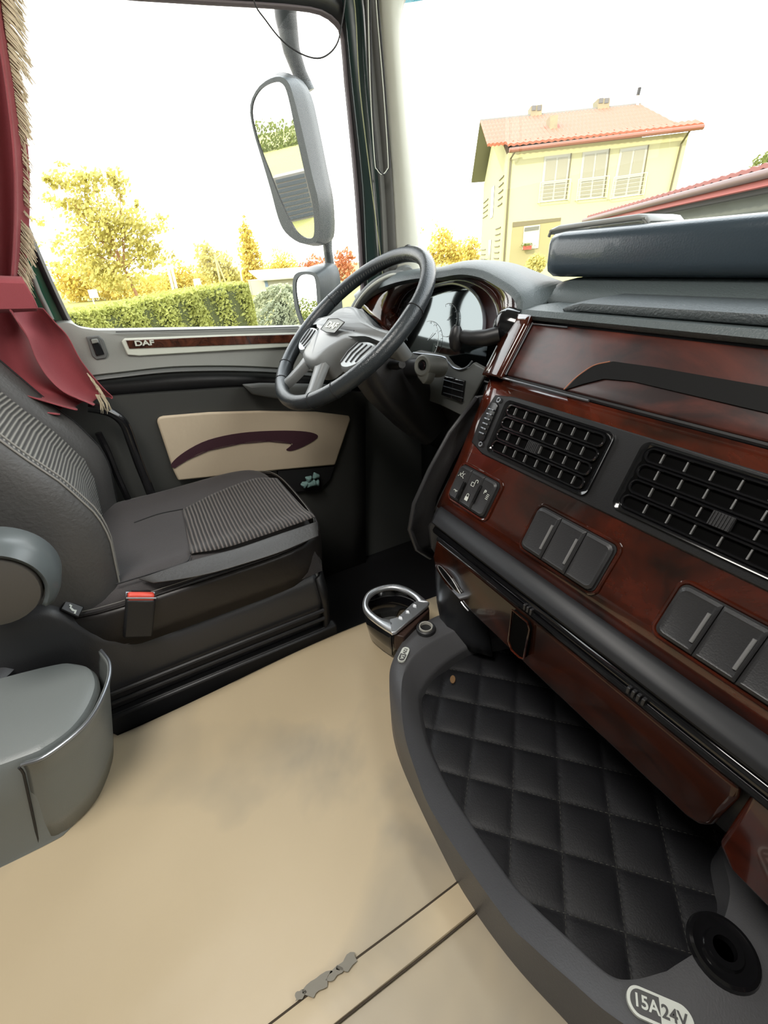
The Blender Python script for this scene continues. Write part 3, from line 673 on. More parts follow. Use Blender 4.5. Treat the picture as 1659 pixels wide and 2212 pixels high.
icon(g1[1], WHITE, [(-4, -8), (4, -8), (4, -15), (-4, -15), (-4, -8)], [(4, -15), (4, -19)]+arc(7, -20, 3, 180, 360)+[(10, -18)], r=.0007)
lk = g1[1]; fq = lk[1]; 
tube('grip_bar', [g1[1][1](-.578, .315, .0135), g1[1][1](-.578, .352, .0135)], .0024, BLKG, g1[2][0], n=8)
tube('grip_bar', [g1[1][1](-.620, .325, .0145), g1[1][1](-.620, .362, .0165)], .0030, BLKG, g1[0][0], n=8)
prism('lock_mark', [fq(lk[2]+a*.001, .333+c_*.001, .0118) for a, c_ in ((-4.5, 15), (4.5, 15), (4.5, 23), (-4.5, 23))], lk[3]*.0006, WHITE, lk[0], smooth=False)
icon(g1[1], WHITE, [(-3, 15), (-3, 12)]+arc(0, 12, 3, 180, 360)+[(3, 15)], r=.0007)
text('switch_letter', 'P', fq(g1[2][2]+.000, .333-.010, .0118), X, -lk[4], .008, WHITE, g1[2][0], .0005)
icon(g1[2], WHITE, [(7, -9), (13, -9)], [(7, -6), (13, -6)], [(7, -3), (13, -3)], [(7, 0), (13, 0)])
bank(-.445, -.302, .298, .372, 3, (0, 1)); bank(-.207, -.064, .298, .368, 3, (0, 1)); bank(.05, .19, .298, .368, 3, (0, 2))
# nose bar under the fascia, then the long drawer
rows = []
for x in (-.668, -.662, -.655, XR):
    e = 0 if x > -.66 else .6
    rows.append([V((x, y, z)) for y, z in ((.482, .418), (.468, .413), (.452-.0+e*.012, .404), (.446+e*.016, .394), (.452, .384), (.466, .378))])
gridm('nose_bar', rows, mat('nose_bar_grey', (.02, .021, .024), .5), dash, solid=.004)
rows = [[V((x, y, z)) for y, z in ((.466, .38), (.455, .378), (.450, .371), (.452, .364), (.464, .360))] for x in (-.66, XR)]
gridm('lower_rib', rows, BLKG, dash, solid=.004)
tube('lower_bead', [V((-.64, .451, .3595)), V((XR, .451, .3595))], .005, BLKG, dash, n=8)
for x_ in (-.385, -.378, -.371, -.196, -.189, -.182, -.175): box('rib_clip', (x_, .4500, .3665), (.0045, .010, .012), DGREY, dash, bevel=.001)
dr = [(-.648, .352), (-.664, .300), (-.658, .27), (-.62, .247), (-.56, .238), (-.30, .232), (-.085, .232), (-.070, .24), (-.062, .258), (-.056, .33), (-.060, .352)]
WOOD3 = wood_mat('burl_wood_drawer', (.012, .005, .003), (.062, .014, .006), scale=4.5, coat=.3)
drw = prism('drawer', [V((x, .452+(.3-z)*.05, z)) for x, z in dr], (0, .02, 0), WOOD3, dash, bevel=.007, bseg=3)
prism('drawer_slot', [V((x, .444, z)) for x, z in ((-.407, .345), (-.372, .345), (-.366, .335), (-.368, .262), (-.378, .256), (-.398, .256), (-.408, .27))], (0, .01, 0), MATS['recess_shade_black'], drw, bevel=.003)  # slot hole as a raised plate, its inner shade put in the colour
b = MB(); b.tube([V((-.407, .443, .345)), V((-.372, .443, .345)), V((-.366, .443, .335)), V((-.368, .443, .262)), V((-.378, .443, .256)), V((-.398, .443, .256)), V((-.408, .443, .27))], .0018, 6, True); b.build('slot_rim', WOOD, drw)
prism('side_wood', [V((x, .455, z)) for x, z in ((-.050, .352), (-.050, .24), (-.03, .215), (.2, .2), (XR, .2), (XR, .352))], (0, .03, 0), WOOD, dash, bevel=.006)
ov = [on(*p, (0, .45, .28), (0, -1, .05)) for p in ((946, 1222), (955, 1226), (975, 1250), (990, 1275), (994, 1283), (984, 1277), (965, 1255), (950, 1234))]
b = MB(); b.tube(spline(ov, 32, True), .0010, 6, True); ovo = b.build('chrome_oval', CHROME, dash); prism('oval_recess', spline(ov, 32, True), (0, .004, 0), BLKG, ovo, smooth=False)
tube('drawer_edge_trim', [on(*p, (0, .452, .24), (0, -1, 0)) for p in ((996, 1300), (1003, 1310), (1012, 1320))], .0018, CHROME, dash, n=8)
# console side towards the driver and dark lower body
sd = [V((0, y, z)) for y, z in ((.70, .77), (.655, .70), (.60, .60), (.555, .50), (.50, .41), (.47, .35), (.475, .29), (.52, .22), (.545, .13), (.60, .08))]
gridm('console_side', [[V((-.697+(0 if i < 7 else (i-6)*.02), p.y+d_, p.z)) for i, p in enumerate(sd)] for d_ in (0, .05, .3)], DGREY, dash, solid=.012)
gridm('side_bead', [[V((-.700, y-.012, z)), V((-.712, y+.0, z-.002)), V((-.712, y+.03, z)), V((-.702, y+.045, z))] for y, z in ((.60, .62), (.535, .56), (.485, .49), (.445, .42), (.432, .36), (.45, .30), (.49, .26))], DGREY, dash, solid=.008)
gridm('lower_body', [[V((x, y, z)) for y, z in ((.47, .36), (.475, .24), (.50, .215), (.58, .17), (.62, .04), (.62, -.1))] for x in (-.62, XR)], BLK, dash, solid=.02)
gridm('console_leg', [[V((x+dx, y, z)) for x, y in ((-.735, .60), (-.732, .53), (-.722, .50), (-.695, .483), (-.66, .48), (-.60, .50), (-.56, .53))] for z, dx in ((.34, .02), (.27, .005), (.20, 0), (.13, .006), (.09, .02), (.06, .03))], mat('leg_satin_black', (.022, .023, .026), .28), dash, solid=.01, angle=70)
# dash top pad
rows = []
for x in (-.700, -.69, -.66, -.5, 0, XR):
    e = {-.700: .02, -.69: .006}.get(x, 0)
    rows.append([V((x, y+e, z-e*.6)) for y, z in ((.672, .762), (.660, .766), (.655, .773), (.662, .782), (.70, .787), (.82, .790), (.95, .785), (1.04, .76))])
gridm('dash_top', rows, PAD, dash, solid=.012)
rows = []
for x, s in ((-.585, 0), (-.575, .6), (-.55, 1), (-.3, 1), (XR, 1)):
    rows.append([V((x, y, .787+dz*s)) for y, dz in ((.668, 0), (.673, .010), (.69, .014), (.78, .017), (.92, .02), (.99, .0))])
gridm('raised_pad', rows, PADR, dash, solid=.012)
# bulge under the slab
rows = []
for k in range(13):
    x = [-.755, -.735, -.70, -.6, -.5, -.4, -.3, -.2, -.1, 0, .2, .4, XR][k]; s = (0, .8, 1)[min(k, 2)]
    rows.append([V((x, y, .79+h*s)) for y, h in ((.74, .0), (.79, .020), (.83, .034), (.95, .036), (1.0, 0))])
gridm('centre_bulge', rows, PAD, dash, solid=.01)
# ---- instrument binnacle
ac_ = G(1122, 688, 1, .655); prism('amber_marker', circ(ac_, X, Z, .004, 14, .007), (0, .004, 0), mat('amber_plastic', (.6, .38, .06), .4), dash, bevel=.001)
lipx = [((772, 655), .70), ((800, 628), .71), ((850, 606), .72), ((905, 594), .73), ((950, 592), .735), ((1000, 584), .73), ((1045, 590), .72), ((1085, 610), .70), ((1112, 628), .685), ((1124, 645), .675), ((1126, 668), .672), ((1122, 690), .668)]
lip = spline([G(*p, 1, y) for p, y in lipx], 44)
rdx = [((765, 640), .80), ((795, 615), .82), ((850, 594), .84), ((905, 585), .86), ((950, 582), .86), ((1000, 569), .86), ((1050, 567), .86), ((1105, 574), .86), ((1150, 590), .86), ((1190, 606), .85), ((1225, 619), .84), ((1250, 632), .84)]
rid = spline([G(*p, 1, y) for p, y in rdx], 44)
mid = [a.lerp(c_, .42)+Z*.006 for a, c_ in zip(lip, rid)]
bk_ = [V((p.x, 1.04, .755)) for p in rid]
inn = [p+V((0, .012, -.010)) for p in lip]
gridm('binnacle_hood', [inn, [p+V((0, -.004, -.006)) for p in lip], lip, mid, rid, bk_], PAD, dash, solid=.006, angle=70)
# wood ring round the dials
CG = V((-1.08, .79, .69)); CN = V((.0, -1, .30)).normalized()
outer = [p+V((0, .014, -.012)) for p in lip]
gx = [(868, 735), (868, 700), (880, 668), (902, 640), (938, 621), (968, 613), (992, 612), (1020, 622), (1040, 643), (1050, 668), (1053, 700), (1046, 745)]
hole = spline([on(*p, CG, CN) for p in gx], 44)
lowl = [on(*p, CG+V((0, -.03, 0)), CN) for p in ((905, 758), (1050, 800), (1105, 700))]
gridm('binnacle_wood_ring', [outer, [a.lerp(c_, .55)+V((0, -.006, 0)) for a, c_ in zip(outer, hole)], [p+V((0, -.006, 0)) for p in hole]], WOOD, dash, solid=.004, angle=70)
tube('dial_rim', [p+V((0, -.009, .0)) for p in hole], .005, mat('rim_grey_gloss', (.22, .23, .26), .15, .3), dash, n=8)
gridm('dial_recess', [[p+V((0, -.005, 0)) for p in hole], [p+V((0, .03, -.004)) for p in hole]], BLKG, dash, solid=.002)
CLM = mat('dial_lens', (.22, .25, .27), .06, coat=1, spec=1.0); CLM.node_tree.nodes['Principled BSDF'].inputs['Metallic'].default_value = 1; CLM.node_tree.nodes['Principled BSDF'].inputs['Base Color'].default_value = (.145, .165, .17, 1); CLM.node_tree.nodes['Principled BSDF'].inputs['Coat Weight'].default_value = 0
LC = CG+V((0, .030, 0)); CN = V((.12, -.97, .19)).normalized()
lens = prism('dial_lens', [on(*p, LC, CN) for p in ((860, 770), (860, 700), (878, 665), (900, 636), (938, 617), (968, 608), (992, 607), (1022, 618), (1044, 640), (1055, 668), (1058, 700), (1048, 790), (1030, 800), (960, 785))], (0, .004, 0), CLM, dash, smooth=False)
cnx = on(972, 692, LC, CN); uu_ = V((0, CN.z, -CN.y))
FA = mat('dial_print', (.9, .95, .95), .5)
for (px, py, r) in ((967, 692, .045), (925, 735, .055)):
    c0 = on(px, py, LC, CN)+CN*.002
    b = MB(); b.tube(circ(c0, X, uu_, r, 36), .0007, 5, True)
    for k in range(11):
        t = R(-40+k*26); d_ = X*math.cos(t)+uu_*math.sin(t); b.tube([c0+d_*r*.86, c0+d_*r*.98], .0007, 5)
    b.tube([c0, c0+(X*.7+uu_*.7)*r*.6], .0009, 5); b.build('dial', FA, lens, smooth=False)
# left end: air grille and round knob on the wood
GP, GN = (-1.36, .79, .70), V((.10, -1, .35))
def gl_(pts, off=0): return [on(*p, V(GP)+GN.normalized()*off, GN) for p in pts]
gridm('fascia_left_end', [spline(gl_([(764, 700), (768, 655), (790, 640), (830, 636)]), 20), spline(gl_([(790, 722), (800, 680), (826, 650), (880, 622)], -.01), 20)], LGREY, dash, solid=.01)
gv = prism('side_grille', gl_([(770, 690), (795, 656), (815, 655), (806, 680), (795, 700), (770, 700)], .004), GN.normalized()*-.004, MGREY, dash, bevel=.002)
for k in range(5): tube('grille_slat', gl_([(777+k*6, 697), (783+k*6, 676), (800+k*3, 659)], .006), .0022, RUB, gv, n=6)
kw = prism('left_fascia_wood', gl_([(798, 705), (806, 682), (826, 655), (868, 636), (905, 630), (890, 690), (850, 740), (800, 725)], -.002), (0, .01, 0), WOOD, dash, bevel=.002)
kc = on(846, 668, V(GP)+GN.normalized()*.004, GN); nn_ = GN.normalized(); ku = nn_.cross(X).normalized()
b = MB(); b.rings([circ(kc+nn_*h, X, ku, r, 28) for h, r in ((0, .034), (.012, .032), (.014, .028), (.004, .024))]); kb = b.build('light_knob_bezel', ALU, dash)
prism('light_knob', circ(kc+nn_*.005, X, ku, .011, 16, .022), nn_*.014, BLKG, kb, bevel=.003)
# lower driver panel: slanted grey plate, switch pack
LP_ = [(862, 770), (905, 757), (960, 768), (975, 787), (992, 797), (1012, 793), (1022, 783), (1052, 800), (1022, 856), (1000, 900), (950, 875), (880, 850)]
LN = V((0, -1, .15)); LPP = (-1.0, .70, .6)
lp = prism('lower_instrument_panel', [on(*p, LPP, LN) for p in LP_], (0, .012, 0), MGREY, dash, bevel=.003)
tube('panel_lip', spline([on(*p, (-1, .697, .6), LN) for p in ((893, 762), (955, 770), (968, 782), (980, 794), (995, 798), (1010, 792), (1020, 780))], 40), .0022, ALU, lp, n=6)
for k in range(2):
    q = [(960+k*22, 812+k*6), (980+k*22, 817+k*6), (975+k*21, 862+k*8), (952+k*22, 853+k*8)]
    prism('rocker_switch', [on(*p, (-1, .692, .6), LN) for p in q], (0, .008, 0), BLKG, lp, bevel=.002)
for k in range(3): tube('switch_divider', [on(958, 820+k*14, (-1, .689, .6), LN), on(1000, 832+k*14, (-1, .689, .6), LN)], .0011, ALU, lp, n=5)
gridm('knee_panel', [[V((x, y, z)) for x in (-1.42, -1.1, -.72)] for y, z in ((.72, .60), (.74, .48), (.82, .38), (.96, .2))], BLK, dash, solid=.02)
# trailer brake lever on the console side
hb = G(1085, 700, 0, -.715); hh = G(987, 722, 0, -.80)
lev = root('brake_lever', hb, 'black T-shaped hand brake lever sticking out in front of the dials', 'lever')
b = MB(); nv_ = V((-.8, -.5, .2)).normalized(); b.rings([circ(hb+nv_*h, nv_.orthogonal().normalized(), nv_.cross(nv_.orthogonal().normalized()), r, 24) for h, r in ((-.03, .034), (-.005, .033), (.008, .026), (.014, .012))]); b.build('pivot_dome', BLKG, lev, angle=50)
tube('arm', [G(*p, 0, x) for p, x in (((1080, 722), -.70), ((1050, 730), -.72), ((1020, 731), -.745), ((1000, 727), -.77))], [.016, .016, .015, .013], BLK, lev, n=14)
tube('grip', [G(*p, 0, -.78) for p in ((988, 704), (986, 712), (984, 730), (985, 748), (988, 757))], [.007, .012, .014, .013, .007], BLK, lev, n=16)

# ============================================================ STEERING WHEEL
WC = V((-1.10, .4912, .7322)); th = R(39.55); WV = V((0, math.cos(th), math.sin(th))); WN = V((0, -math.sin(th), math.cos(th)))
def wp_(u, v, n_=0): return WC+X*u+WV*v+WN*n_
wheel = root('steering_wheel', WC-WN*.12, 'four-spoke black leather steering wheel with grey centre pad', 'steering wheel')
b = MB(); rgs = []
for k in range(96):
    a = 2*math.pi*k/96; d_ = X*math.cos(a)+WV*math.sin(a); rr_ = .0178 if not (R(20) < a < R(160)) else .0172
    rgs.append([wp_(0, 0)+d_*(.239+rr_*math.cos(t))+WN*(rr_*1.08*math.sin(t)) for t in [2*math.pi*j/16 for j in range(16)]])
b.rings(rgs, closed=True, cap=False); rim = b.build('rim', WHEEL, wheel)
for a_ in (18, 162, 222, 318, 240, 300):
    a = R(a_); d_ = X*math.cos(a)+WV*math.sin(a); c0 = WC+d_*.239
    tube('rim_seam', circ(c0, d_, WN, .0184, 18, .0196), .0011, RUB, rim, n=5, closed=True)
# inner stitches on the perforated top part
b = MB()
for k in range(60):
    a = R(25+k*130/60); d_ = X*math.cos(a)+WV*math.sin(a); t_ = X*-math.sin(a)+WV*math.cos(a); c0 = WC+d_*.2223+WN*.004
    b.tube([c0+t_*.0015-WN*.004, c0-t_*.0015+WN*.004], .0007, 4)
b.build('stitching', STITCH, rim, smooth=False)['kind'] = 'stuff'
# centre pad
def ringpts(sc, n_, dv=0): 
    o = [(-.060, -.125), (-.075, -.09), (-.105, -.045), (-.15, -.018), (-.215, -.012), (-.218, .016), (-.15, .012), (-.09, .024), (-.04, .042), (0, .046), (.04, .042), (.09, .024), (.15, .012), (.218, .016), (.215, -.012), (.15, -.018), (.105, -.045), (.075, -.09), (.060, -.125), (.03, -.138), (0, -.14), (-.03, -.138)]
    q = spline([(a, c_, 0) for a, c_ in o], 88, True)
    return [wp_(p.x*(sc if abs(p.x) < .12 else 1-(1-sc)*.35*0), (p.y+.045)*sc-.045+dv, n_-(.03*max(0, (abs(p.x)-.07)/.15))) for p in q]
b = MB(); b.rings([ringpts(.98, -.035), ringpts(1, -.012), ringpts(1, .012), ringpts(.94, .026), ringpts(.80, .032)])
hub = b.build('centre_pad', HUBM, wheel, angle=50)
qd = [wp_(.012-.055+.0, -.015-.004, .036), wp_(.012+.055, -.015-.004, .036), wp_(.012+.050, -.050, .036), wp_(.012-.050, -.050, .036)]
bd = prism('badge', [wp_(x_, y_, .0325) for x_, y_ in ((-.05, -.012), (0, -.006), (.05, -.012), (.046, -.046), (0, -.050), (-.046, -.046))], WN*.0018, LGREY, hub, bevel=.001)
b = MB(); b.tube([wp_(x_, y_, .0345) for x_, y_ in ((-.05, -.012), (0, -.006), (.05, -.012), (.046, -.046), (0, -.050), (-.046, -.046))], .0012, 5, True); b.build('badge_rim', RUB, hub)
text('badge_lettering', 'DAF', wp_(0, -.029, .0348), X, WV, .018, STRIPM, bd, bold=.03, xs=1.3)
for s in (-1, 1):
    # lower V spoke
    b = MB(); b.rings([[wp_(s*u+o*w, v+o2, n_+q) for (o, o2, q) in ((-1, -.004, .004), (-.6, -.003, .010), (.6, .003, .010), (1, .004, .004), (1, .004, -.010), (-1, -.004, -.010))] for u, v, n_, w in ((.035, -.105, .012, .026), (.055, -.145, .004, .020), (.078, -.185, -.002, .017), (.098, -.222, -.004, .017))])
    b.build('spoke', HUBM, wheel, angle=60)
    # button pod
    o = [(.105, -.060), (.125, -.035), (.165, -.026), (.205, -.030), (.214, -.050), (.200, -.085), (.165, -.108), (.128, -.110), (.108, -.090)]
    q = spline([(s*a, c_, 0) for a, c_ in o], 36, True)
    b = MB(); b.rings([[wp_(p.x, p.y, -.016) for p in q], [wp_(p.x, p.y, -.002) for p in q], [wp_(s*.158+(p.x-s*.158)*.86, -.068+(p.y+.068)*.86, .008) for p in q]])
    pod = b.build('button_pod', mat('pod_silver', (.33, .35, .35), .35, .25), wheel, angle=50)
    for k in range(4):
        tube('pod_button_gap', [wp_(s*(.122+k*.020), -.098+.004*k, .0085), wp_(s*(.118+k*.022), -.068, .0095), wp_(s*(.128+k*.022), -.038, .0085)], .0024, DGREY, pod, n=6)
# boss, column shroud
b = MB(); b.rings([circ(WC-WN*h, X, WV, r, 28) for h, r in ((-.005, .055), (.04, .06), (.075, .065), (.12, .06))]); b.build('boss', BLK, wheel)
col = root('steering_column', WC-WN*.28+V((0, 0, -.05)), 'dark grey steering column shroud below the wheel with stalk', 'steering column')
b = MB(); b.rings([[WC-WN*h+X*a*w+WV*(c_*g_-.01) for a, c_ in rrect(0, 0, 2, 2, .5)] for h, w, g_ in ((.085, .075, .05), (.12, .085, .065), (.2, .08, .075), (.32, .07, .07), (.40, .06, .06))]); b.build('shroud', DGREY, col)
sb = on(842, 758, (-1.0, .60, .66), (.3, -1, .3))
tube('stalk', [WC-WN*.12+X*.07, WC-WN*.11+X*.12, WC-WN*.10+X*.155], [.010, .012, .009], BLK, col, n=12)
# ignition key switch
ik = G(912, 790, 1, .60); iN = V((.25, -1, .25)).normalized(); iu = iN.cross(X).normalized(); ix = iu.cross(iN)
ign = root('ignition_switch', ik-iN*.05, 'grey ignition key switch collar with pointed tip right of the column', 'ignition switch')
b = MB(); b.rings([circ(ik+iN*h, ix, iu, r, 28) for h, r in ((-.07, .024), (-.03, .027), (.0, .026), (.003, .022), (.001, .014), (-.01, .013))]); b.build('collar', LGREY, ign, angle=40)
prism('pointer_tip', [ik+ix*a+iu*c_ for a, c_ in ((-.024, -.008), (.024, -.006), (.022, -.03), (.012, -.042), (-.008, -.03))], iN*-.03, LGREY, ign, bevel=.004)
b = MB(); b.rings([circ(ik+iN*h, ix, iu, r, 20) for h, r in ((-.012, .013), (-.002, .0125), (.002, .010))]); b.build('key_barrel', BLKG, ign)
tube('column_arm', [ik-iN*.03, G(850, 800, 1, .62), G(820, 800, 1, .60)], [.026, .024, .02], BLK, ign, n=14)

# ---- grab handle on the pillar
gh = spline([G(*p, 0, x) for p, x in (((884, 602), -1.36), ((868, 596), -1.34), ((845, 597), -1.33), ((815, 612), -1.34), ((790, 634), -1.36), ((770, 662), -1.385), ((757, 695), -1.41), ((750, 740), -1.44))], 40)
grab = root('grab_handle', gh[-1], 'dark grey curved grab handle at the foot of the windscreen pillar', 'grab handle')
tube('handle_bar', gh, .0155, MGREY, grab, n=14)
tube('handle_insert', [p+V((.012, -.008, .004)) for p in gh[8:]], .0045, BEIGEP, grab, n=8)
b = MB(); b.rings([circ(gh[0]+X*h, Y, Z, r, 20, r*1.1) for h, r in ((-.045, .034), (-.02, .036), (-.01, .03))]); b.build('mounting_foot', MGREY, grab)
tag(tube('pillar_knob', [G(882, 548, 0, -1.30), G(882, 541, 0, -1.32), G(884, 538, 0, -1.36)], [.012, .016, .010], BLK, n=12), 'small black knob at the foot of the pillar above the wheel rim', 'knob')

# ============================================================ SLAB ON THE DASH
sl = root('dash_table', (-.3, .92, .826), 'navy blue flat table top lying on the dashboard', 'table')
def sf(d_, a): # rounded front profile
    return [V((x, .80+dy, .872+dz)) for x, dy, dz in a]
rows = []
for x, ex in ((-.770, .03), (-.768, .012), (-.758, .003), (-.735, 0), (-.3, 0), (.6, 0)):
    rows.append([V((x, y+ex, z*(1-ex*.0)+.0)) for y, z in ((1.0, .826+ex*.3), (.82, .826+ex*.3), (.803, .836+ex*.25), (.80, .85), (.80, .885), (.803, .897-ex*.3), (.812, .904-ex*.4), (.83, .907-ex*.5), (1.0, .907-ex*.5))])
b = MB(); b.rings(rows); b.build('table_top', SLABM, sl, angle=50)
lg = root('tablet_tray', (-.66, .86, .911), 'light grey flat tray with rounded rim lying on the navy table top', 'tray')
fr0 = [G(*p, 1, .84) for p in ((1186, 512), (1190, 502), (1205, 496), (1375, 473), (1390, 475), (1398, 486))]
b = MB(); b.grid([[p for p in fr0], [p+V((0, .006, .004)) for p in fr0], [p+V((0, .10, .002)) for p in fr0]]); b.build('tray_body', mat('tray_pale_grey', (.3, .31, .3), .4), lg, solid=.004)
tube('tray_rim', spline(fr0, 30), .0028, LGREY, lg, n=8)
prism('tray_front', [G(*p, 1, .845) for p in ((1204, 515), (1212, 501), (1375, 480), (1388, 482), (1390, 492), (1250, 512))], (0, .003, 0), BEIGEP, lg, smooth=False)

# ============================================================ CONSOLE TRAY
tr = root('console_tray', (-.3, .4, .0), 'dark grey D-shaped console tray at the foot of the dashboard', 'tray')
lowz = [((1060, 1300), .084), ((990, 1318), .084), ((935, 1335), .084), ((878, 1376), .082), ((847, 1430), .078), ((841, 1480), .07), ((850, 1575), .045), ((885, 1690), .012), ((975, 1880), .004), ((1025, 1965), .004), ((1110, 2080), .004), ((1210, 2190), .004), ((1300, 2280), .004), ((1480, 2400), .004), ((1700, 2500), .004)]
rdgz = [(1085, 1345), (1040, 1352), (985, 1362), (935, 1385), (890, 1422), (868, 1475), (872, 1575), (900, 1672), (940, 1765), (1083, 1974), (1150, 2045), (1240, 2125), (1330, 2200), (1500, 2300), (1700, 2380)]
inrz = [((1110, 1375), .075), ((1060, 1385), .07), ((1010, 1400), .062), ((950, 1440), .055), ((912, 1485), .05), ((905, 1525), .05), ((920, 1600), .05), ((955, 1680), .052), ((1000, 1755), .056), ((1097, 1897), .066), ((1150, 1955), .074), ((1230, 2030), .084), ((1312, 2103), .09), ((1367, 2116), .09), ((1440, 2098), .09)]
low = [onz(*p, z) for p, z in lowz]; rdg = [onz(*p, .090) for p in rdgz]; inr = [onz(*p, z) for p, z in inrz]
inr2 = [onz(*p, .09) for p in ((1540, 2025), (1577, 1930), (1560, 1830))]
low_, rdg_, inn_ = spline(low, 84), spline(rdg, 84), spline(inr, 84)
dn = [V((p.x+.004, p.y+.012, .022)) for p in inn_]
rail = gridm('tray_rim', [[V((p.x, p.y, 0)) for p in low_], [p+Z*-.004 for p in low_], low_, [a.lerp(c_, .06)+Z*.003*(a.z > .02) for a, c_ in zip(low_, rdg_)], [a.lerp(c_, .5)+Z*.004 for a, c_ in zip(low_, rdg_)], [a.lerp(c_, .93)+Z*.001 for a, c_ in zip(low_, rdg_)], rdg_, [a.lerp(c_, .08)+Z*-.0005 for a, c_ in zip(rdg_, inn_)], [a.lerp(c_, .9)+Z*.002 for a, c_ in zip(rdg_, inn_)], inn_, [p+V((.001, .003, -.006)) for p in inn_], dn], TRAYM, tr, angle=50)
# right shoulder with the second socket: top plate joining rim to the right end
i2 = spline([inr[-1]]+inr2+[V((-.06, .62, .09))], 24)
o2 = [V((a_, b_, .088)) for a_, b_ in ((.02, .30), (.10, .33), (.18, .42), (.2, .55), (.2, .62))]
o2 = spline(o2, 24)[:len(i2)]
gridm('tray_shoulder', [[p+Z*-.06 for p in i2], [p+Z*-.004 for p in i2], i2]+[[a.lerp(c_, t)+Z*.004*math.sin(t*3) for a, c_ in zip(i2, o2)] for t in (.15, .5, 1)], TRAYM, tr, angle=60)
gridm('tray_shoulder_front', [[V((x, y, z)) for x, y in ((-.05, .262), (.0, .285), (.04, .305), (.3, .36))] for z in (.0, .03, .078, .088)], TRAYM, tr)
prism('tray_floor', [(-.60, .40, .012), (-.54, .27, .012), (-.3, .22, .012), (-.1, .24, .012), (.05, .3, .012), (.2, .6, .012), (-.6, .6, .012)], (0, 0, -.008), BLK, tr, smooth=False)
def socket(c, r, name, mring):
    b = MB(); b.rings([circ(c+Z*h, X, Y, q, 32) for h, q in ((-.004, r*1.42), (.004, r*1.38), (.006, r*1.2), (.005, r*1.05))], cap=False); s_ = b.build(name, DGREY, tr)
    b = MB(); b.rings([circ(c+Z*h, X, Y, q, 32) for h, q in ((.004, r*1.04), (.0085, r), (.0085, r*.86), (.004, r*.80), (-.03, r*.78))], cap=False); b.build('socket_ring', mring, s_)
    prism('socket_hole', circ(c+Z*.001, X, Y, r*.80, 28), (0, 0, -.001), RUB, s_, smooth=False)
    return s_
socket(onz(920, 1358, .096), .0165, 'power_socket', mat('socket_nickel', (.75, .73, .66), .35, .35))
c2 = onz(1563, 2052, .096); 
b = MB(); b.rings([circ(c2+Z*h, X, Y, q, 36) for h, q in ((-.004, .040), (.002, .038), (.003, .034), (.000, .026), (.0, .022), (.006, .020), (.006, .013), (-.004, .012))]); s2 = b.build('power_socket', BLKG, tr, angle=30)
def sticker(cpx, dirpx, ln, wd_, l_txt, r_txt, flip, z=.0865):
    sgn = -1 if flip else 1
    c = onz(*cpx, z); d_ = (onz(cpx[0]+dirpx[0], cpx[1]+dirpx[1], z)-c); d_.z = 0; d_.normalize(); u_ = Z.cross(d_)
    P_ = lambda a, q, h=0: c+d_*a+u_*q+Z*h
    pill = [P_(a, q, .0016) for a, q in rrect(0, 0, ln, wd_, wd_*.499, 8)]
    o = prism('voltage_label', pill, (0, 0, -.005), WHITE, tr, smooth=False)
    hf = [(a, q) for a, q in rrect(0, 0, ln*.90, wd_*.80, wd_*.39, 8) if a <= 0]
    side = -1
    hp = [(0, wd_*.40)]+[h for h in hf if h[1] > 0]+[h for h in hf if h[1] <= 0]+[(0, -wd_*.40)]
    prism('label_field', [P_(a*sgn, q, .0022) for a, q in hp], (0, 0, -.0004), INK, o, smooth=False)
    text('label_text', l_txt, P_(-ln*.21, 0, .0026), d_, u_, wd_*.42, INK if flip else WHITE, o, .0003, .02)
    text('label_text', r_txt, P_(ln*.21, 0, .0026), d_, u_, wd_*.42, WHITE if flip else INK, o, .0003, .02)
sticker((1425, 2184), (55, 24), .070, .028, '15A', '24V', False, .0955)
sticker((872, 1414), (-13, 28), .044, .018, '12V', '5A', True, .0935)
# quilted mat lying in the tray
def inside(x, y):
    c = False; P_ = [(p.x, p.y) for p in inn_]+[(-.005, .46), (.0, .52), (-.05, .66), (-.50, .66)]
    j = len(P_)-1
    for i in range(len(P_)):
        if (P_[i][1] > y) != (P_[j][1] > y) and x < (P_[j][0]-P_[i][0])*(y-P_[i][1])/(P_[j][1]-P_[i][1])+P_[i][0]: c = not c
        j = i
    return c
b = MB(); N = 150; idx = {}; vs = []; fs = []
for j in range(N):
    for i in range(N):
        x = -.63+.66*i/(N-1); y = .20+.42*j/(N-1)
        if inside(x, y) or inside(x, y+.007) or inside(x-.007, y+.004) or inside(x+.006, y+.004):
            A_ = ((x+y)*.7071+.021)/.08; B_ = ((y-x)*.7071-.396)/.08
            h = .0065*(abs(math.sin(math.pi*A_))*abs(math.sin(math.pi*B_)))**.45
            idx[(i, j)] = len(vs); vs.append(V((x, y, .030+h)))
for (i, j) in list(idx):
    if all(k in idx for k in ((i+1, j), (i, j+1), (i+1, j+1))): fs.append((idx[(i, j)], idx[(i+1, j)], idx[(i+1, j+1)], idx[(i, j+1)]))
qm = mesh('quilted_mat', vs, fs, DARKMAT, solid=.004, angle=80); tag(qm, 'black diamond-quilted mat lying in the grey console tray', 'mat')
b = MB()
def stitchline(fn):
    k = -60
    while k < 80:
        t = k*.0085; p, q_ = fn(t), fn(t+.0048)
        if inside(p.x, p.y) and inside(q_.x, q_.y-.004): b.tube([p+Z*.0008, p.lerp(q_, .5)+Z*.0016, q_+Z*.0008], .00075, 4)
        k += 1
for m_ in range(-5, 9):
    s_ = (-.021+.08*m_)
    stitchline(lambda t: V((s_*.7071+t*.7071, s_*.7071-t*.7071, .0305)))
    s2_ = .396+.08*(m_-3)
    stitchline(lambda t: V((-s2_*.7071+t*.7071, s2_*.7071+t*.7071, .0305)))
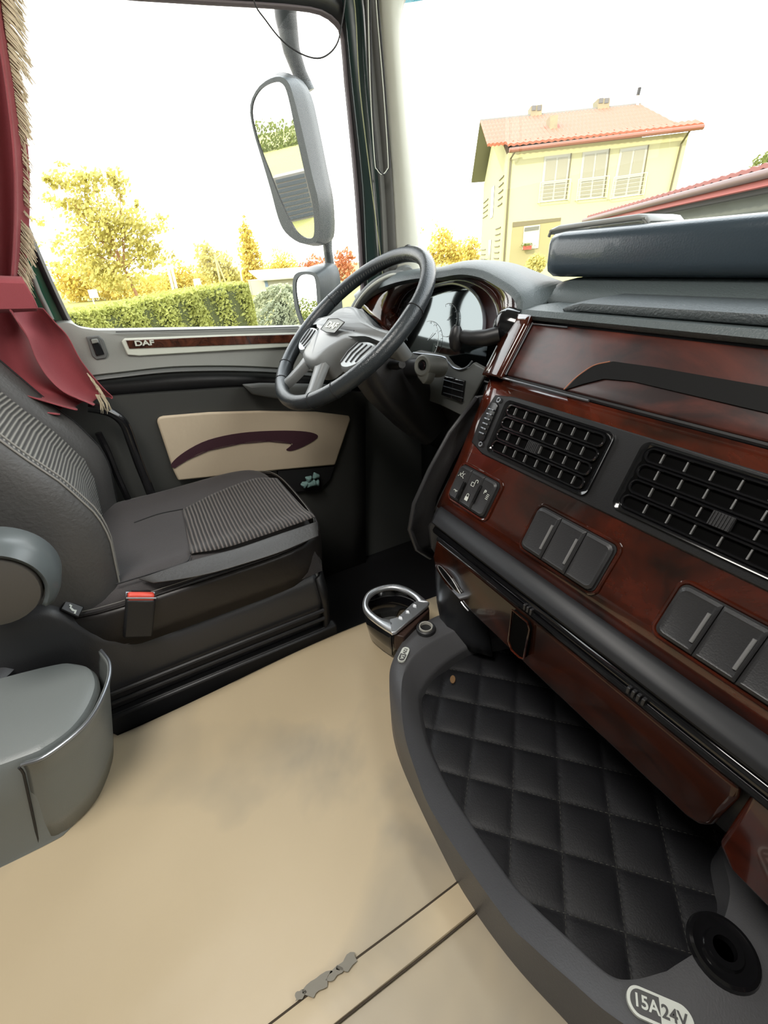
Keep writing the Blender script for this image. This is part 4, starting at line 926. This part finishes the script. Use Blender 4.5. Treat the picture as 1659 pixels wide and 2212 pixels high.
b.build('stitching', mat('mat_thread', (.05, .05, .045), .8), qm, smooth=False)['kind'] = 'stuff'
tag(prism('crumb', [onz(978+6*math.cos(t), 1467+9*math.sin(t), .04) for t in [k*math.pi/5 for k in range(10)]], (0, 0, -.002), mat('crumb_tan', (.22, .12, .05), .7), bevel=.0006), 'tiny tan crumb on the black quilted mat', 'crumb')

# ============================================================ CUP HOLDER
CH = .115
cup = root('cup_holder', onz(850, 1330, .0), 'chrome-rimmed black cup holder clipped to the console tray', 'cup holder')
ring_o = [onz(*p, CH) for p in ((846, 1366), (815, 1346), (788, 1322), (783, 1302), (792, 1280), (815, 1267), (850, 1261), (880, 1268), (905, 1283), (926, 1300))]
ring_i = [onz(*p, CH) for p in ((842, 1337), (822, 1333), (802, 1318), (795, 1302), (803, 1285), (822, 1274), (848, 1270), (872, 1276), (892, 1287), (902, 1298))]
ro, ri = spline(ring_o, 54), spline(ring_i, 54)
b = MB(); b.rings([[p-Z*.008, p-Z*.002, p.lerp(q_, .15)+Z*.0015, p.lerp(q_, .5)+Z*.003, p.lerp(q_, .85)+Z*.0015, q_-Z*.002, q_-Z*.008] for p, q_ in zip(ro, ri)]); b.build('chrome_ring', CHROME, cup, angle=60)
ba = [onz(*p, CH) for p in ((832, 1350), (842, 1337), (860, 1332), (890, 1303), (898, 1299), (902, 1294), (928, 1300), (924, 1308), (856, 1364), (846, 1367))]
prism('chrome_bar', ba, (0, 0, -.010), CHROME, cup, bevel=.002)
b = MB()
for t in (.1, .5, .9): b.box(onz(862+38*t, 1336-33*t, CH+.002), (.010, .006, .005), (.7, .7, 0), (-.7, .7, 0))
b.build('bar_lugs', CHROME, cup, bevel=.001)
for p in ((843, 1347), (911, 1296)):
    b = MB(); b.rings([circ(onz(*p, CH)+Z*h, X, Y, q, 12) for h, q in ((0, .004), (.002, .0035))]); b.build('screw', ALU, cup)
cen = sum(ri, V())/len(ri)
wall = [[p-Z*.008+(cen-p)*.05 for p in ro+[ro[0]]], [V((p.x, p.y, .05))+(V((cen.x, cen.y, .05))-V((p.x, p.y, .05)))*.13 for p in ro+[ro[0]]], [V((p.x, p.y, .01))+(V((cen.x, cen.y, .01))-V((p.x, p.y, .01)))*.22 for p in ro+[ro[0]]]]
gridm('cup_wall', wall, BLKG, cup, solid=.003)
prism('base_tab', [V((p.x, p.y, .008)) for p in (onz(815, 1345, .01), onz(842, 1322, .01), onz(856, 1332, .01), onz(835, 1360, .01))], (0, 0, .002), MGREY, cup, smooth=False)
prism('mounting_bracket', [onz(*p, .10) for p in ((848, 1366), (925, 1306), (928, 1318), (872, 1376), (852, 1372))], (0, 0, -.05), mat('bracket_rust_brown', (.05, .025, .018), .5, bump=.6, bscale=90), cup, bevel=.003)

# ============================================================ DOOR MIRRORS
MC = on(620, 350, (-1.80, .66, 1.2), (1, 0, 0))
def bis(c, b_): return ((CAM-c).normalized()+V(b_).normalized()).normalized()
def mirror(c, gl_px, hous_px, b_, dep, nm, label, grow=1.0):
    n = bis(c, b_); r_ = root(nm, c-n*dep, label, 'mirror')
    gf = spline([on(*p, c, n) for p in gl_px], 48, True)
    hf = spline([on(*p, c, n) for p in hous_px[0]], 48, True); hb_ = spline([on(*p, c-n*dep, n) for p in hous_px[1]], 48, True)
    b = MB(); b.rings([[p-n*.006 for p in gf], [p+n*.004 for p in gf], [p+n*.004 for p in hf], [a.lerp(q_, .5)+(a-c)*.04 for a, q_ in zip(hf, hb_)], hb_, [p-n*.03+(c-n*dep-p)*.25 for p in hb_]]); b.build('housing', mat('mirror_housing_grey', (.065, .075, .078), .4, bump=.2, bscale=200), r_, angle=60)
    b = MB(); b.add(gf, [tuple(range(len(gf)))]); g_ = b.build('mirror_glass', MIRR, r_, smooth=False)
    return r_, n
gpx = [(592, 178), (612, 182), (624, 210), (640, 285), (660, 375), (676, 440), (680, 500), (672, 515), (650, 508), (632, 485), (606, 430), (583, 370), (560, 310), (546, 255), (548, 220), (565, 192)]
hpx = [(598, 166), (622, 175), (636, 210), (656, 290), (676, 380), (690, 440), (690, 512), (676, 525), (648, 524), (618, 502), (602, 470), (586, 410), (567, 345), (548, 280), (542, 228), (562, 186)]
bpx = [(606, 163), (645, 168), (672, 205), (690, 280), (708, 370), (720, 430), (723, 500), (712, 522), (680, 522), (650, 505), (630, 470), (612, 410), (600, 345), (580, 280), (575, 228), (585, 186)]
mir, mn = mirror(MC, gpx, (hpx, bpx), (-.10, -1, -.05), .10, 'door_mirror', 'tall grey door mirror outside the side window')
tube('mirror_arm', [G(*p, 0, -1.84) for p in ((612, -40), (618, 40), (630, 110), (648, 160), (662, 200))], [.036, .034, .027, .023, .03], MATS['mirror_housing_grey'], mir, n=14)
MC2 = on(668, 640, (-1.80, .66, 1.0), (1, 0, 0))
g2 = [(650, 595), (672, 594), (682, 605), (686, 650), (688, 700), (680, 715), (664, 705), (652, 685), (643, 650), (640, 612)]
h2 = [(645, 589), (676, 588), (690, 602), (694, 650), (696, 710), (684, 722), (660, 712), (646, 690), (636, 650), (634, 606)]
b2 = [(660, 580), (705, 568), (730, 580), (738, 640), (742, 720), (720, 740), (680, 730), (660, 700), (650, 650), (648, 600)]
mir2, _ = mirror(MC2, g2, (h2, b2), (-.12, -1, .02), .10, 'wide_angle_mirror', 'small grey wide-angle mirror below the tall door mirror')
tube('mirror_arm', [G(*p, 0, -1.86) for p in ((706, 510), (708, 540), (714, 585))], [.020, .017, .019], MATS['mirror_housing_grey'], mir2, n=12)

# ============================================================ OUTSIDE
GZ = -1.55
def ground_mat():
    m = mat('meadow_grass', (.26, .25, .06), .9, bump=.3, bscale=3, var=.35, vscale=.25); return m
o = gridm('ground', [[V((x, y, GZ)) for x in (-400, -60, -20, 0, 60, 400)] for y in (-400, -60, -10, 30, 80, 400)], ground_mat(), smooth=False); struct(o)
yard = prism('ground_yard', [(-14, -14, GZ+.02), (6, -14, GZ+.02), (6, 30, GZ+.02), (-14, 22, GZ+.02)], (0, 0, -.02), mat('yard_gravel', (.22, .20, .17), .9, bump=.3, bscale=8, var=.2, vscale=2), smooth=False); struct(yard); yard.name = 'ground'
def leafmat(name, c, v=.45):
    m = mat(name, c, .7, var=v, vscale=1.6)
    n = m.node_tree.nodes; l = m.node_tree.links; b = n['Principled BSDF']
    t = n.new('ShaderNodeBsdfTranslucent'); t.inputs[0].default_value = tuple(c)+(1,)
    mx = n.new('ShaderNodeMixShader'); mx.inputs[0].default_value = .35; l.new(b.outputs[0], mx.inputs[1]); l.new(t.outputs[0], mx.inputs[2]); l.new(mx.outputs[0], n['Material Output'].inputs[0])
    return m
YEL = leafmat('leaves_yellow', (.62, .49, .12), .3); YGR = leafmat('leaves_yellow_green', (.54, .48, .15), .3); GRN = leafmat('leaves_green', (.16, .19, .045)); RUST = leafmat('leaves_rust', (.5, .2, .09), .3); HED = leafmat('hedge_leaves', (.42, .44, .12), .3); SPR = leafmat('spruce_needles', (.42, .45, .30), .3)
BARK = mat('bark', (.30, .16, .08), .8)
def leaf_quad(b, p, s, rnd):
    a = V((rnd.gauss(0, 1), rnd.gauss(0, 1), rnd.gauss(0, 1))).normalized(); c_ = a.orthogonal().normalized(); d_ = a.cross(c_); s1 = s*rnd.uniform(.6, 1.2)
    b.add([p-c_*s1, p+d_*s1*.55, p+c_*s1, p-d_*s1*.55], [(0, 1, 2, 3)])
def mperpx(px, py, X0): return (G(px, py-10, 0, X0)-G(px, py, 0, X0)).length/10
def tree(name, blobs, X0, nl, ls, m, label, cat='tree', trunk=None, group=None, seed=1, gap=.0):
    rnd = random.Random(seed); bx_, by_ = trunk if trunk else (blobs[0][0], None)
    cs = []
    for px, py, rx, ry in blobs:
        c = G(px, py, 0, X0); k = mperpx(px, py, X0); cs.append((c, rx*k*1.22, ry*k*1.15))
    base = V((X0, G(trunk[0], trunk[1], 0, X0).y if trunk else cs[0][0].y, GZ))
    t = root(name, base, label, cat, group)
    b = MB(); tot = sum(a*c_ for _, a, c_ in cs)
    for c, rx, rz in cs:
        nn = int(nl*rx*rz/tot)
        cl = [V((rnd.gauss(0, .45), rnd.gauss(0, .45), rnd.gauss(0, .45))) for _ in range(max(6, nn//40))]
        for _ in range(nn):
            if gap and rnd.random() < gap:
                q_ = rnd.choice(cl); d_ = q_+V((rnd.gauss(0, .12), rnd.gauss(0, .12), rnd.gauss(0, .12)))
            else:
                d_ = V((rnd.gauss(0, 1), rnd.gauss(0, 1), rnd.gauss(0, 1))).normalized()*(rnd.random()**.4)
            leaf_quad(b, c+V((d_.x*rx*.8, d_.y*rx, d_.z*rz)), ls, rnd)
    b.build('foliage', m, t, smooth=False, recalc=False)
    b = MB(); top = cs[0][0]; h = top.z-GZ
    b.tube([base, base+(top-base)*.3, base+(top-base)*.6, top], [h*.022, h*.018, h*.012, h*.004], 8)
    for c, rx, rz in cs[1:]: st = base+(top-base)*.42; b.tube([st, st.lerp(c, .5)+Z*rz*.1, c], [h*.010, h*.007, h*.003], 6)
    b.build('trunk', BARK, t)
    return t
tree('broadleaf_tree', [(215, 470, 68, 45), (120, 388, 30, 18), (195, 388, 48, 24), (258, 395, 22, 32), (270, 500, 60, 40), (312, 545, 40, 36), (180, 540, 55, 36), (240, 590, 62, 34), (150, 440, 24, 12)], -49, 7000, .20, YGR, 'tall sparse yellow-green tree rising above the hedge', trunk=(304, 655), seed=3, gap=.55)
gt = 'trees along the far road'
for i, (bl, X0, n_, m, lab) in enumerate([
    ([(190, 600, 60, 42), (160, 620, 30, 34), (290, 625, 70, 32)], -62, 3600, YEL, 'broad golden bush growing low behind the tall sparse tree'),
    ([(388, 600, 26, 36), (360, 615, 40, 26), (430, 600, 40, 26)], -78, 2400, YEL, 'golden tree behind the two pale poles'),
    ([(448, 560, 24, 34), (475, 585, 38, 36), (495, 600, 24, 26)], -60, 2600, YGR, 'green bushy tree behind the leaning wooden pole'),
    ([(542, 560, 24, 48), (532, 512, 13, 30), (548, 600, 26, 26)], -70, 3400, YEL, 'tall narrow golden poplar left of the door mirror'),
    ([(612, 570, 30, 26), (590, 590, 24, 22), (632, 590, 26, 22)], -88, 2400, YEL, 'round golden tree right of the narrow poplar'),
    ([(690, 585, 34, 30), (745, 575, 26, 34), (665, 592, 22, 26)], -55, 1800, RUST, 'rust-coloured shrub behind the mirror bracket'),
    ([(955, 530, 28, 34), (985, 548, 34, 26), (1018, 540, 22, 28), (935, 555, 20, 22)], -58, 3200, YEL, 'golden tree seen through the windscreen left of the yellow house'),
    ([(1648, 362, 26, 24), (1685, 345, 34, 32)], -9, 1600, GRN, 'dark green tree crown above the long low red roof')]):
    tree('tree', bl, X0, n_, .24 if X0 < -20 else .06, m, lab, group=gt if X0 < -20 else None, seed=11+i, gap=.3)
# clipped hedge
rnd = random.Random(5)
HP, HN = V((-13, 2.85, 0)), V((5.85, 3.5, 0)).normalized()
ht = spline([on(*p, HP, HN) for p in ((-120, 700), (60, 690), (160, 676), (212, 668), (281, 657), (330, 645), (400, 632), (440, 624), (519, 612), (534, 616))], 60)
hdg = root('hedge', (-11, 0, GZ), 'clipped green thuja hedge running below the side window', 'hedge')
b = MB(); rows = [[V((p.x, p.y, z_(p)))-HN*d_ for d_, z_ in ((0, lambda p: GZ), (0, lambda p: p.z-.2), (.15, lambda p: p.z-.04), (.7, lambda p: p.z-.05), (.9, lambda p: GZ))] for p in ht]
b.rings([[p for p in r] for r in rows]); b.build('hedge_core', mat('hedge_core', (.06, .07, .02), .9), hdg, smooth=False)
b = MB()
for _ in range(15000):
    t = rnd.random()*(len(ht)-1.001); i = int(t); p = ht[i].lerp(ht[i+1], t-i); zz = GZ+(p.z-GZ)*rnd.random()**.5
    wav = .06*math.sin((p.y*1.0)*9+zz*2.2)
    q_ = V((p.x, p.y, zz))+HN*(rnd.uniform(-.02, .06)+wav) if rnd.random() < .8 else p-HN*rnd.uniform(0, .8)+Z*rnd.uniform(-.05, .03)
    leaf_quad(b, q_, .055, rnd)
b.build('foliage', HED, hdg, smooth=False, recalc=False)['kind'] = 'stuff'
# spruce shrub at the end of the hedge
sh = root('spruce_shrub', (-14.5, 4.6, GZ), 'grey-green spreading spruce shrub at the end of the hedge', 'shrub')
b = MB(); cc = G(606, 690, 0, -14.5)
for _ in range(7500):
    a = rnd.uniform(0, 6.283); t = rnd.random(); h = (1-t**1.7); r_ = (1.15*t**.6+.05)*(1+.12*math.sin(a*7+t*20))
    p = V((cc.x+r_*math.cos(a), cc.y+.1+r_*1.0*math.sin(a), GZ+(1.75*h+.12*math.sin(a*5+t*9))*1.0+rnd.uniform(-.05, .05)))
    leaf_quad(b, p, .06, rnd)
b.build('foliage', SPR, sh, smooth=False, recalc=False)
b = MB(); b.rings([circ(V((cc.x, cc.y+.1, GZ+z_)), X, Y, r_, 16) for z_, r_ in ((0, .6), (.5, .5), (1.1, .3), (1.5, .1))]); b.build('dark_core', mat('spruce_shadow', (.07, .08, .05), .9), sh)  # dark core filling the shrub, coloured as the shade within
# posts and signs by the road
WHP = mat('pale_post', (.5, .48, .42), .6); WDP = mat('weathered_wood_pole', (.42, .33, .16), .8)
def gpole(nm, top, bot, X0, r, m, label, cat='pole', group=None):
    p0, p1 = G(*bot, 0, X0), G(*top, 0, X0); p0 = V((p0.x, p0.y, GZ)); return tag(tube(nm, [p0, V((p0.x, p1.y*.5+p0.y*.5, p1.z))], r, m, n=8), label, cat, group)
gpole('post', (363, 572), (376, 634), -40, .10, WHP, 'pale post left of the pair rising over the hedge')
gpole('post', (370, 572), (384, 634), -40, .10, WHP, 'pale post right of the pair rising over the hedge')
gpole('utility_pole', (465, 548), (478, 622), -46, .09, WDP, 'upright weathered wooden pole in front of the green bushy tree')
p0 = G(496, 620, 0, -46); tag(tube('pole_strut', [V((p0.x, p0.y, GZ)), G(468, 562, 0, -46)], .07, WDP, n=8), 'slanted wooden strut leaning against the upright pole', 'pole')
lp_ = root('street_lamp', V((-52, G(522, 610, 0, -52).y, GZ)), 'white street lamp standing left of the narrow poplar', 'street lamp')
pt = G(514, 570, 0, -52); bt_ = V((-52, G(524, 612, 0, -52).y, GZ)); tube('lamp_post', [bt_, V((-52, bt_.y, pt.z))], .08, WHP, lp_, n=8)
box('lamp_head', V((-52, bt_.y-.25, pt.z+.05)), (.3, .8, .14), WHP, lp_, bevel=.03)
sg = root('road_sign', V((-30, G(208, 668, 0, -30).y, GZ)), 'small road sign with two pale plates above the hedge', 'sign')
for py in (630, 639): box('sign_plate', G(200+(py-630)*.3, py, 0, -29.9), (.04, .42, .2), WHP, sg)
tube('sign_post', [V((-30, G(208, 668, 0, -30).y, GZ)), V((-30, G(208, 668, 0, -30).y, G(200, 628, 0, -30).z))], .03, WHP, sg, n=6)
bb_ = root('notice_board', V((-34, G(430, 627, 0, -34).y, GZ)), 'blank white board standing behind the hedge', 'board')
prism('board_panel', [G(*p, 0, -34) for p in ((417, 603), (431, 601), (439, 626), (422, 628))], (-.05, 0, 0), mat('board_white', (.6, .6, .56), .6), bb_, smooth=False)
tube('board_post', [V((-34.02, G(430, 627, 0, -34).y, GZ)), G(430, 620, 0, -34.02)], .04, WHP, bb_, n=6)
bg_ = root('bungalow', V((-42, G(610, 610, 0, -42).y, GZ)), 'low pale bungalow beyond the spruce shrub', 'building')
pa_, pb_ = G(572, 606, 0, -42), G(656, 600, 0, -42)
prism('wall', [V((-42, pa_.y, GZ)), V((-42, pb_.y+1, GZ)), V((-42, pb_.y+1, pa_.z)), V((-42, pa_.y, pa_.z))], (-6, 0, 0), mat('bungalow_wall', (.3, .29, .25), .8), bg_, smooth=False)
prism('roof', [V((-41.6, pa_.y-.5, pa_.z)), V((-41.6, pb_.y+1.5, pa_.z)), V((-45, pb_.y+1.5, pa_.z+.7)), V((-45, pa_.y-.5, pa_.z+.7))], (0, 0, .1), mat('bungalow_roof', (.36, .34, .3), .8), bg_, smooth=False)
prism('door', [G(*p, 0, -41.9) for p in ((571, 606), (577, 605), (580, 620), (574, 621))], (-.05, 0, 0), mat('door_blue_grey', (.12, .17, .25), .6), bg_, smooth=False)

# ---- yellow house
A_ = G(1100, 325, 2, 5.2); B_ = G(1489, 285, 2, 5.2); fd_ = V((.5529, .8333, 0)); fn = V((fd_.y, -fd_.x, 0))
if fn.dot(CAM-A_) < 0: fn = -fn
def fa(px, py, off=0): return on(px, py, A_+fn*off, fn)
hs = root('house', V((A_.x, A_.y, GZ)), 'two-storey yellow house with orange-red tiled roof', 'house')
YW = mat('yellow_render', (.42, .40, .23), .9, bump=.1, bscale=4); 
Bw = fa(1489, 285); Aw = fa(1098, 330)
Ab, Bb = V((Aw.x, Aw.y, GZ)), V((Bw.x, Bw.y, GZ)); zt_ = Aw.z; zb_ = Bw.z
prism('wall', [Ab, Bb, V((Bw.x, Bw.y, zb_)), V((Aw.x, Aw.y, zt_))], -fn*11, YW, hs, smooth=False)
RT = mat('red_roof_tile', (.33, .105, .06), .7)
RL, RRt = fa(1037, 263, -5.2), fa(1385, 227, -5.2)
EL, ER = fa(1052, 312, .1), fa(1463, 268, .1)
rowsr = []
for k in range(13):
    t = k/12; a, c_ = RL.lerp(EL, t), RRt.lerp(ER, t); rowsr.append([a.lerp(c_, i/90)+Z*(.05*(i % 2)+.03*(k % 2)) for i in range(91)])
gridm('roof_slope', rowsr, RT, hs, solid=.12, smooth=False)
BL_ = fa(1018, 395, -12); BR_ = V((BL_.x, BL_.y, BL_.z))+fd_*12
gridm('rear_roof_slope', [[RL, RRt], [BL_, BR_]], mat('soffit_grey', (.17, .165, .15), .8), hs, solid=.12, smooth=False)
e1, e2 = fa(1097, 312, .55), fa(1522, 266, .55)
g1_, g2_ = fa(1100, 325, .75), fa(1520, 274, .75)
gridm('lower_eave', [[(e1+V((0, 0, 0))).lerp(e2, i/60)+Z*.05*(i % 2)-fn*.7+Z*.25 for i in range(61)], [e1.lerp(e2, i/60)+Z*.05*(i % 2) for i in range(61)]], RT, hs, solid=.1, smooth=False)
tube('gutter', [g1_, g2_], .10, mat('gutter_brown_red', (.20, .075, .045), .5), hs, n=8)
prism('gable_wall', [Aw-Z*.2, Aw-fn*11-Z*.2, RL-Z*.15+fd_*.9], fd_*.2, YW, hs, smooth=False)
DSP = mat('downspout_olive', (.10, .085, .04), .5)
tube('downspout', [fa(1117, 320, .6), fa(1103, 343, .1), fa(1088, 573, .1)], .05, DSP, hs, n=6)
tube('downspout', [fa(1493, 278, .6), fa(1472, 310, .1), fa(1436, 460, .1)], .05, DSP, hs, n=6)
for nm, q in (('chimney', ((1147, 229), (1172, 225), (1170, 254), (1146, 257))), ('chimney', ((1189, 250), (1206, 248), (1203, 281), (1187, 283))), ('chimney', ((1292, 213), (1318, 211), (1316, 240), (1291, 243)))):
    d_ = -1.5 if q[0][0] == 1189 else -5.1
    c_ = prism(nm, [fa(*p, d_) for p in q], -fn*.9, mat('chimney_cream', (.23, .205, .13), .9, var=.25, vscale=3), hs, smooth=False)
    if d_ < -3:
        for u in (.25, .72):
            p = fa(q[0][0]*(1-u)+q[1][0]*u, q[0][1]+4, d_+.02); box('flue_opening', p, (.22, .03, .22), INK, c_, bx=fd_, by=fn, smooth=False)
an = tube('vent_pipe', [fa(1377, 236, -5), fa(1378, 205, -5)], .07, WHP, hs, n=8); tube('pipe_cowl', [fa(1378, 206, -5), fa(1382, 189, -5)], .09, RUB, an, n=8)
prism('skylight', [fa(*p, -4.3) for p in ((1262, 246), (1280, 244), (1279, 249), (1260, 251))], -fn*.2, WHP, hs, smooth=False)
WG = mat('window_pane_pale', (.22, .21, .15), .3)
WF = mat('window_frame_white', (.36, .355, .30), .5)
for q in (((1176, 338), (1234, 331), (1222, 432), (1166, 438)), ((1259, 329), (1317, 321), (1304, 427), (1247, 433)), ((1340, 322), (1401, 313), (1383, 421), (1320, 430))):
    P4 = [fa(*p, .03) for p in q]
    wf_ = prism('window', P4, -fn*.05, WF, hs, smooth=False)
    def wp4(u, v, o=.06): return (P4[0].lerp(P4[1], u)).lerp(P4[3].lerp(P4[2], u), v)+fn*(o-.03)
    for (u0, u1) in ((.10, .46), (.54, .90)):
        for (v0, v1) in ((.06, .55), (.60, .94)): prism('pane', [wp4(u0, v0), wp4(u1, v0), wp4(u1, v1), wp4(u0, v1)], -fn*.02, WG, wf_, smooth=False)
    b = MB(); b.tube([wp4(-.08, .56, .25), wp4(1.06, .56, .25)], .02, 6); b.tube([wp4(-.08, .56, .25), wp4(-.08, 1, .25), wp4(1.06, 1, .25), wp4(1.06, .56, .25)], .02, 6)
    for k in range(1, 5): b.tube([wp4(-.08, .56+.085*k, .25), wp4(1.06, .56+.085*k, .25)], .008, 5)
    b.tube([wp4(-.08, 1, .25), wp4(-.08, 1, .0)], .02, 6); b.tube([wp4(1.06, 1, .25), wp4(1.06, 1, .0)], .02, 6); b.build('balcony_rail', WHP, wf_, smooth=False)
    tube('frame_edge', [P4[1]+fn*.03, P4[2]+fn*.03], .025, DSP, wf_, n=6)
prism('porch_recess', [fa(*p, .02) for p in ((1108, 480), (1212, 470), (1204, 560), (1097, 600))], -fn*.04, mat('porch_ochre', (.27, .24, .12), .9), hs, smooth=False)
prism('porch_lintel', [fa(*p, .04) for p in ((1108, 480), (1212, 470), (1211, 477), (1107, 491))], -fn*.04, mat('lintel_brown', (.14, .12, .07), .9), hs, smooth=False)
gw = prism('window', [fa(*p, .06) for p in ((1132, 489), (1167, 485), (1163, 536), (1128, 540))], -fn*.04, WF, hs, smooth=False)
prism('shutter', [fa(*p, .08) for p in ((1134, 492), (1165, 488), (1164, 496), (1133, 500))], -fn*.02, mat('shutter_grey', (.12, .12, .10), .8), gw, smooth=False)
fb = root('flower_box', fa(1139, 540, .34), 'small red flower box on the ground-floor window sill', 'flower box')
box('planter', fa(1139, 535, .34), (.42, .18, .18), mat('planter_red', (.42, .06, .04), .6), fb, bx=fd_, by=fn)
b = MB(); fc = fa(1139, 529, .34)
for _ in range(120): leaf_quad(b, fc+V((rnd.gauss(0, .14), rnd.gauss(0, .14), rnd.gauss(0, .05))), .05, rnd)
b.build('flowers', GRN, fb, smooth=False, recalc=False)
# grooves and windows on the gable side
def side(u, z): return V((Aw.x, Aw.y, z))-fn*u-fd_*.03
for (u0, u1, zz) in [(.9, 2.6, z) for z in (4.3, 4.0, 3.7, 3.4, 3.1)]+[(.8, 2.9, z) for z in (2.0, 1.7, 1.4, 1.1, .8, .5, .2, -.1, -.4)]+[(7.6, 10.4, z) for z in (3.9, 3.6, 3.3, 3.0, 1.0, .7, .4, .1)]: tube('wall_groove', [side(u0, zz), side(u1, zz)], .035, DSP, hs, n=4, smooth=False)
for zz in (2.7, -.1): prism('side_window', [side(4.6, zz), side(5.9, zz), side(5.9, zz+1.6), side(4.6, zz+1.6)], fd_*.02, mat('side_glass', (.15, .15, .12), .2), hs, smooth=False)
tree('garden_bush', [(1158, 570, 22, 20), (1145, 585, 20, 16)], -14, 1500, .06, YGR, 'leafy green bush in front of the ground-floor window', 'bush', seed=41)
tree('garden_thuja', [(1049, 578, 5, 16)], -16, 500, .05, GRN, 'small dark thuja at the side wall of the yellow house', 'shrub', seed=42)
# ---- long low building with red roof
S1, S2 = V((-10.6, 12.5, 0)), V((-2.2, 6.4, 0)); sd_ = (S2-S1).normalized(); sn = V((-sd_.y, sd_.x, 0))
if sn.dot(CAM-S1) < 0: sn = -sn
def sa(px, py, off=0): return on(px, py, S1+sn*off, sn)
sh_ = root('outbuilding', V((-6, 9, GZ)), 'long low grey outbuilding with red tiled roof beyond the dashboard', 'building')
q0, q1 = sa(1268, 472), sa(1720, 348)
prism('wall', [V((q0.x, q0.y, GZ))-sn*.4, V((q1.x, q1.y, GZ))-sn*.4, V((q1.x, q1.y, q1.z-.1))-sn*.4, V((q0.x, q0.y, q0.z-.05))-sn*.4], -sn*5, mat('outbuilding_wall', (.15, .165, .15), .9, var=.15, vscale=1.5), sh_, smooth=False)
gridm('roof', [[q0.lerp(q1, i/70)+Z*(.025*(i % 2)) for i in range(71)], [q0.lerp(q1, i/70)-sn*2.6+Z*(.16+.13*min(1, max(0, (i-30)/2))+.02*(i % 2)-.002*i) for i in range(71)]], mat('red_roof_dusty', (.24, .09, .08), .7), sh_, solid=.05, smooth=False)
tube('gutter', [q0+sn*.08-Z*.05, q1+sn*.08-Z*.06], .055, mat('gutter_grey_brown', (.12, .075, .07), .5), sh_, n=10)
tube('fascia_board', [q0-Z*.13, q1-Z*.15], .05, mat('fascia_red', (.36, .09, .08), .6), sh_, n=4, smooth=False)
tube('soffit', [q0-Z*.21-sn*.12, q1-Z*.21-sn*.12], .05, mat('soffit_dark', (.05, .05, .05), .8), sh_, n=4, smooth=False)
# ---- seen in the mirror: ribbed garage and tree line behind the truck
gr = root('container', (-3.7, -18.6, GZ), 'grey ribbed container behind the truck, seen only in the door mirror', 'container')
box('wall', (-3.7, -18.6, GZ+.72), (1.3, 1.2, 1.44), mat('garage_grey', (.16, .15, .13), .8), gr, smooth=False)
b = MB()
for k in range(9): b.box((-3.7, -17.98, GZ+.12+.15*k), (1.1, .05, .10))
b.build('ribbed_door', mat('ribbed_door_grey', (.035, .045, .055), .6), gr, smooth=False)
fl = root('field_trees', (-40, -90, GZ), 'distant dark tree line behind the fields, seen only in the door mirror', 'trees', kind='stuff')
b = MB()
for _ in range(9000):
    x_ = rnd.uniform(-60, 5); leaf_quad(b, V((x_, -92+rnd.gauss(0, 2), GZ+rnd.random()**1.5*(2.2+1.2*abs(math.sin(x_*1.7))+.8*math.sin(x_*.31)))), .3, rnd)
b.build('foliage', GRN, fl, smooth=False, recalc=False)
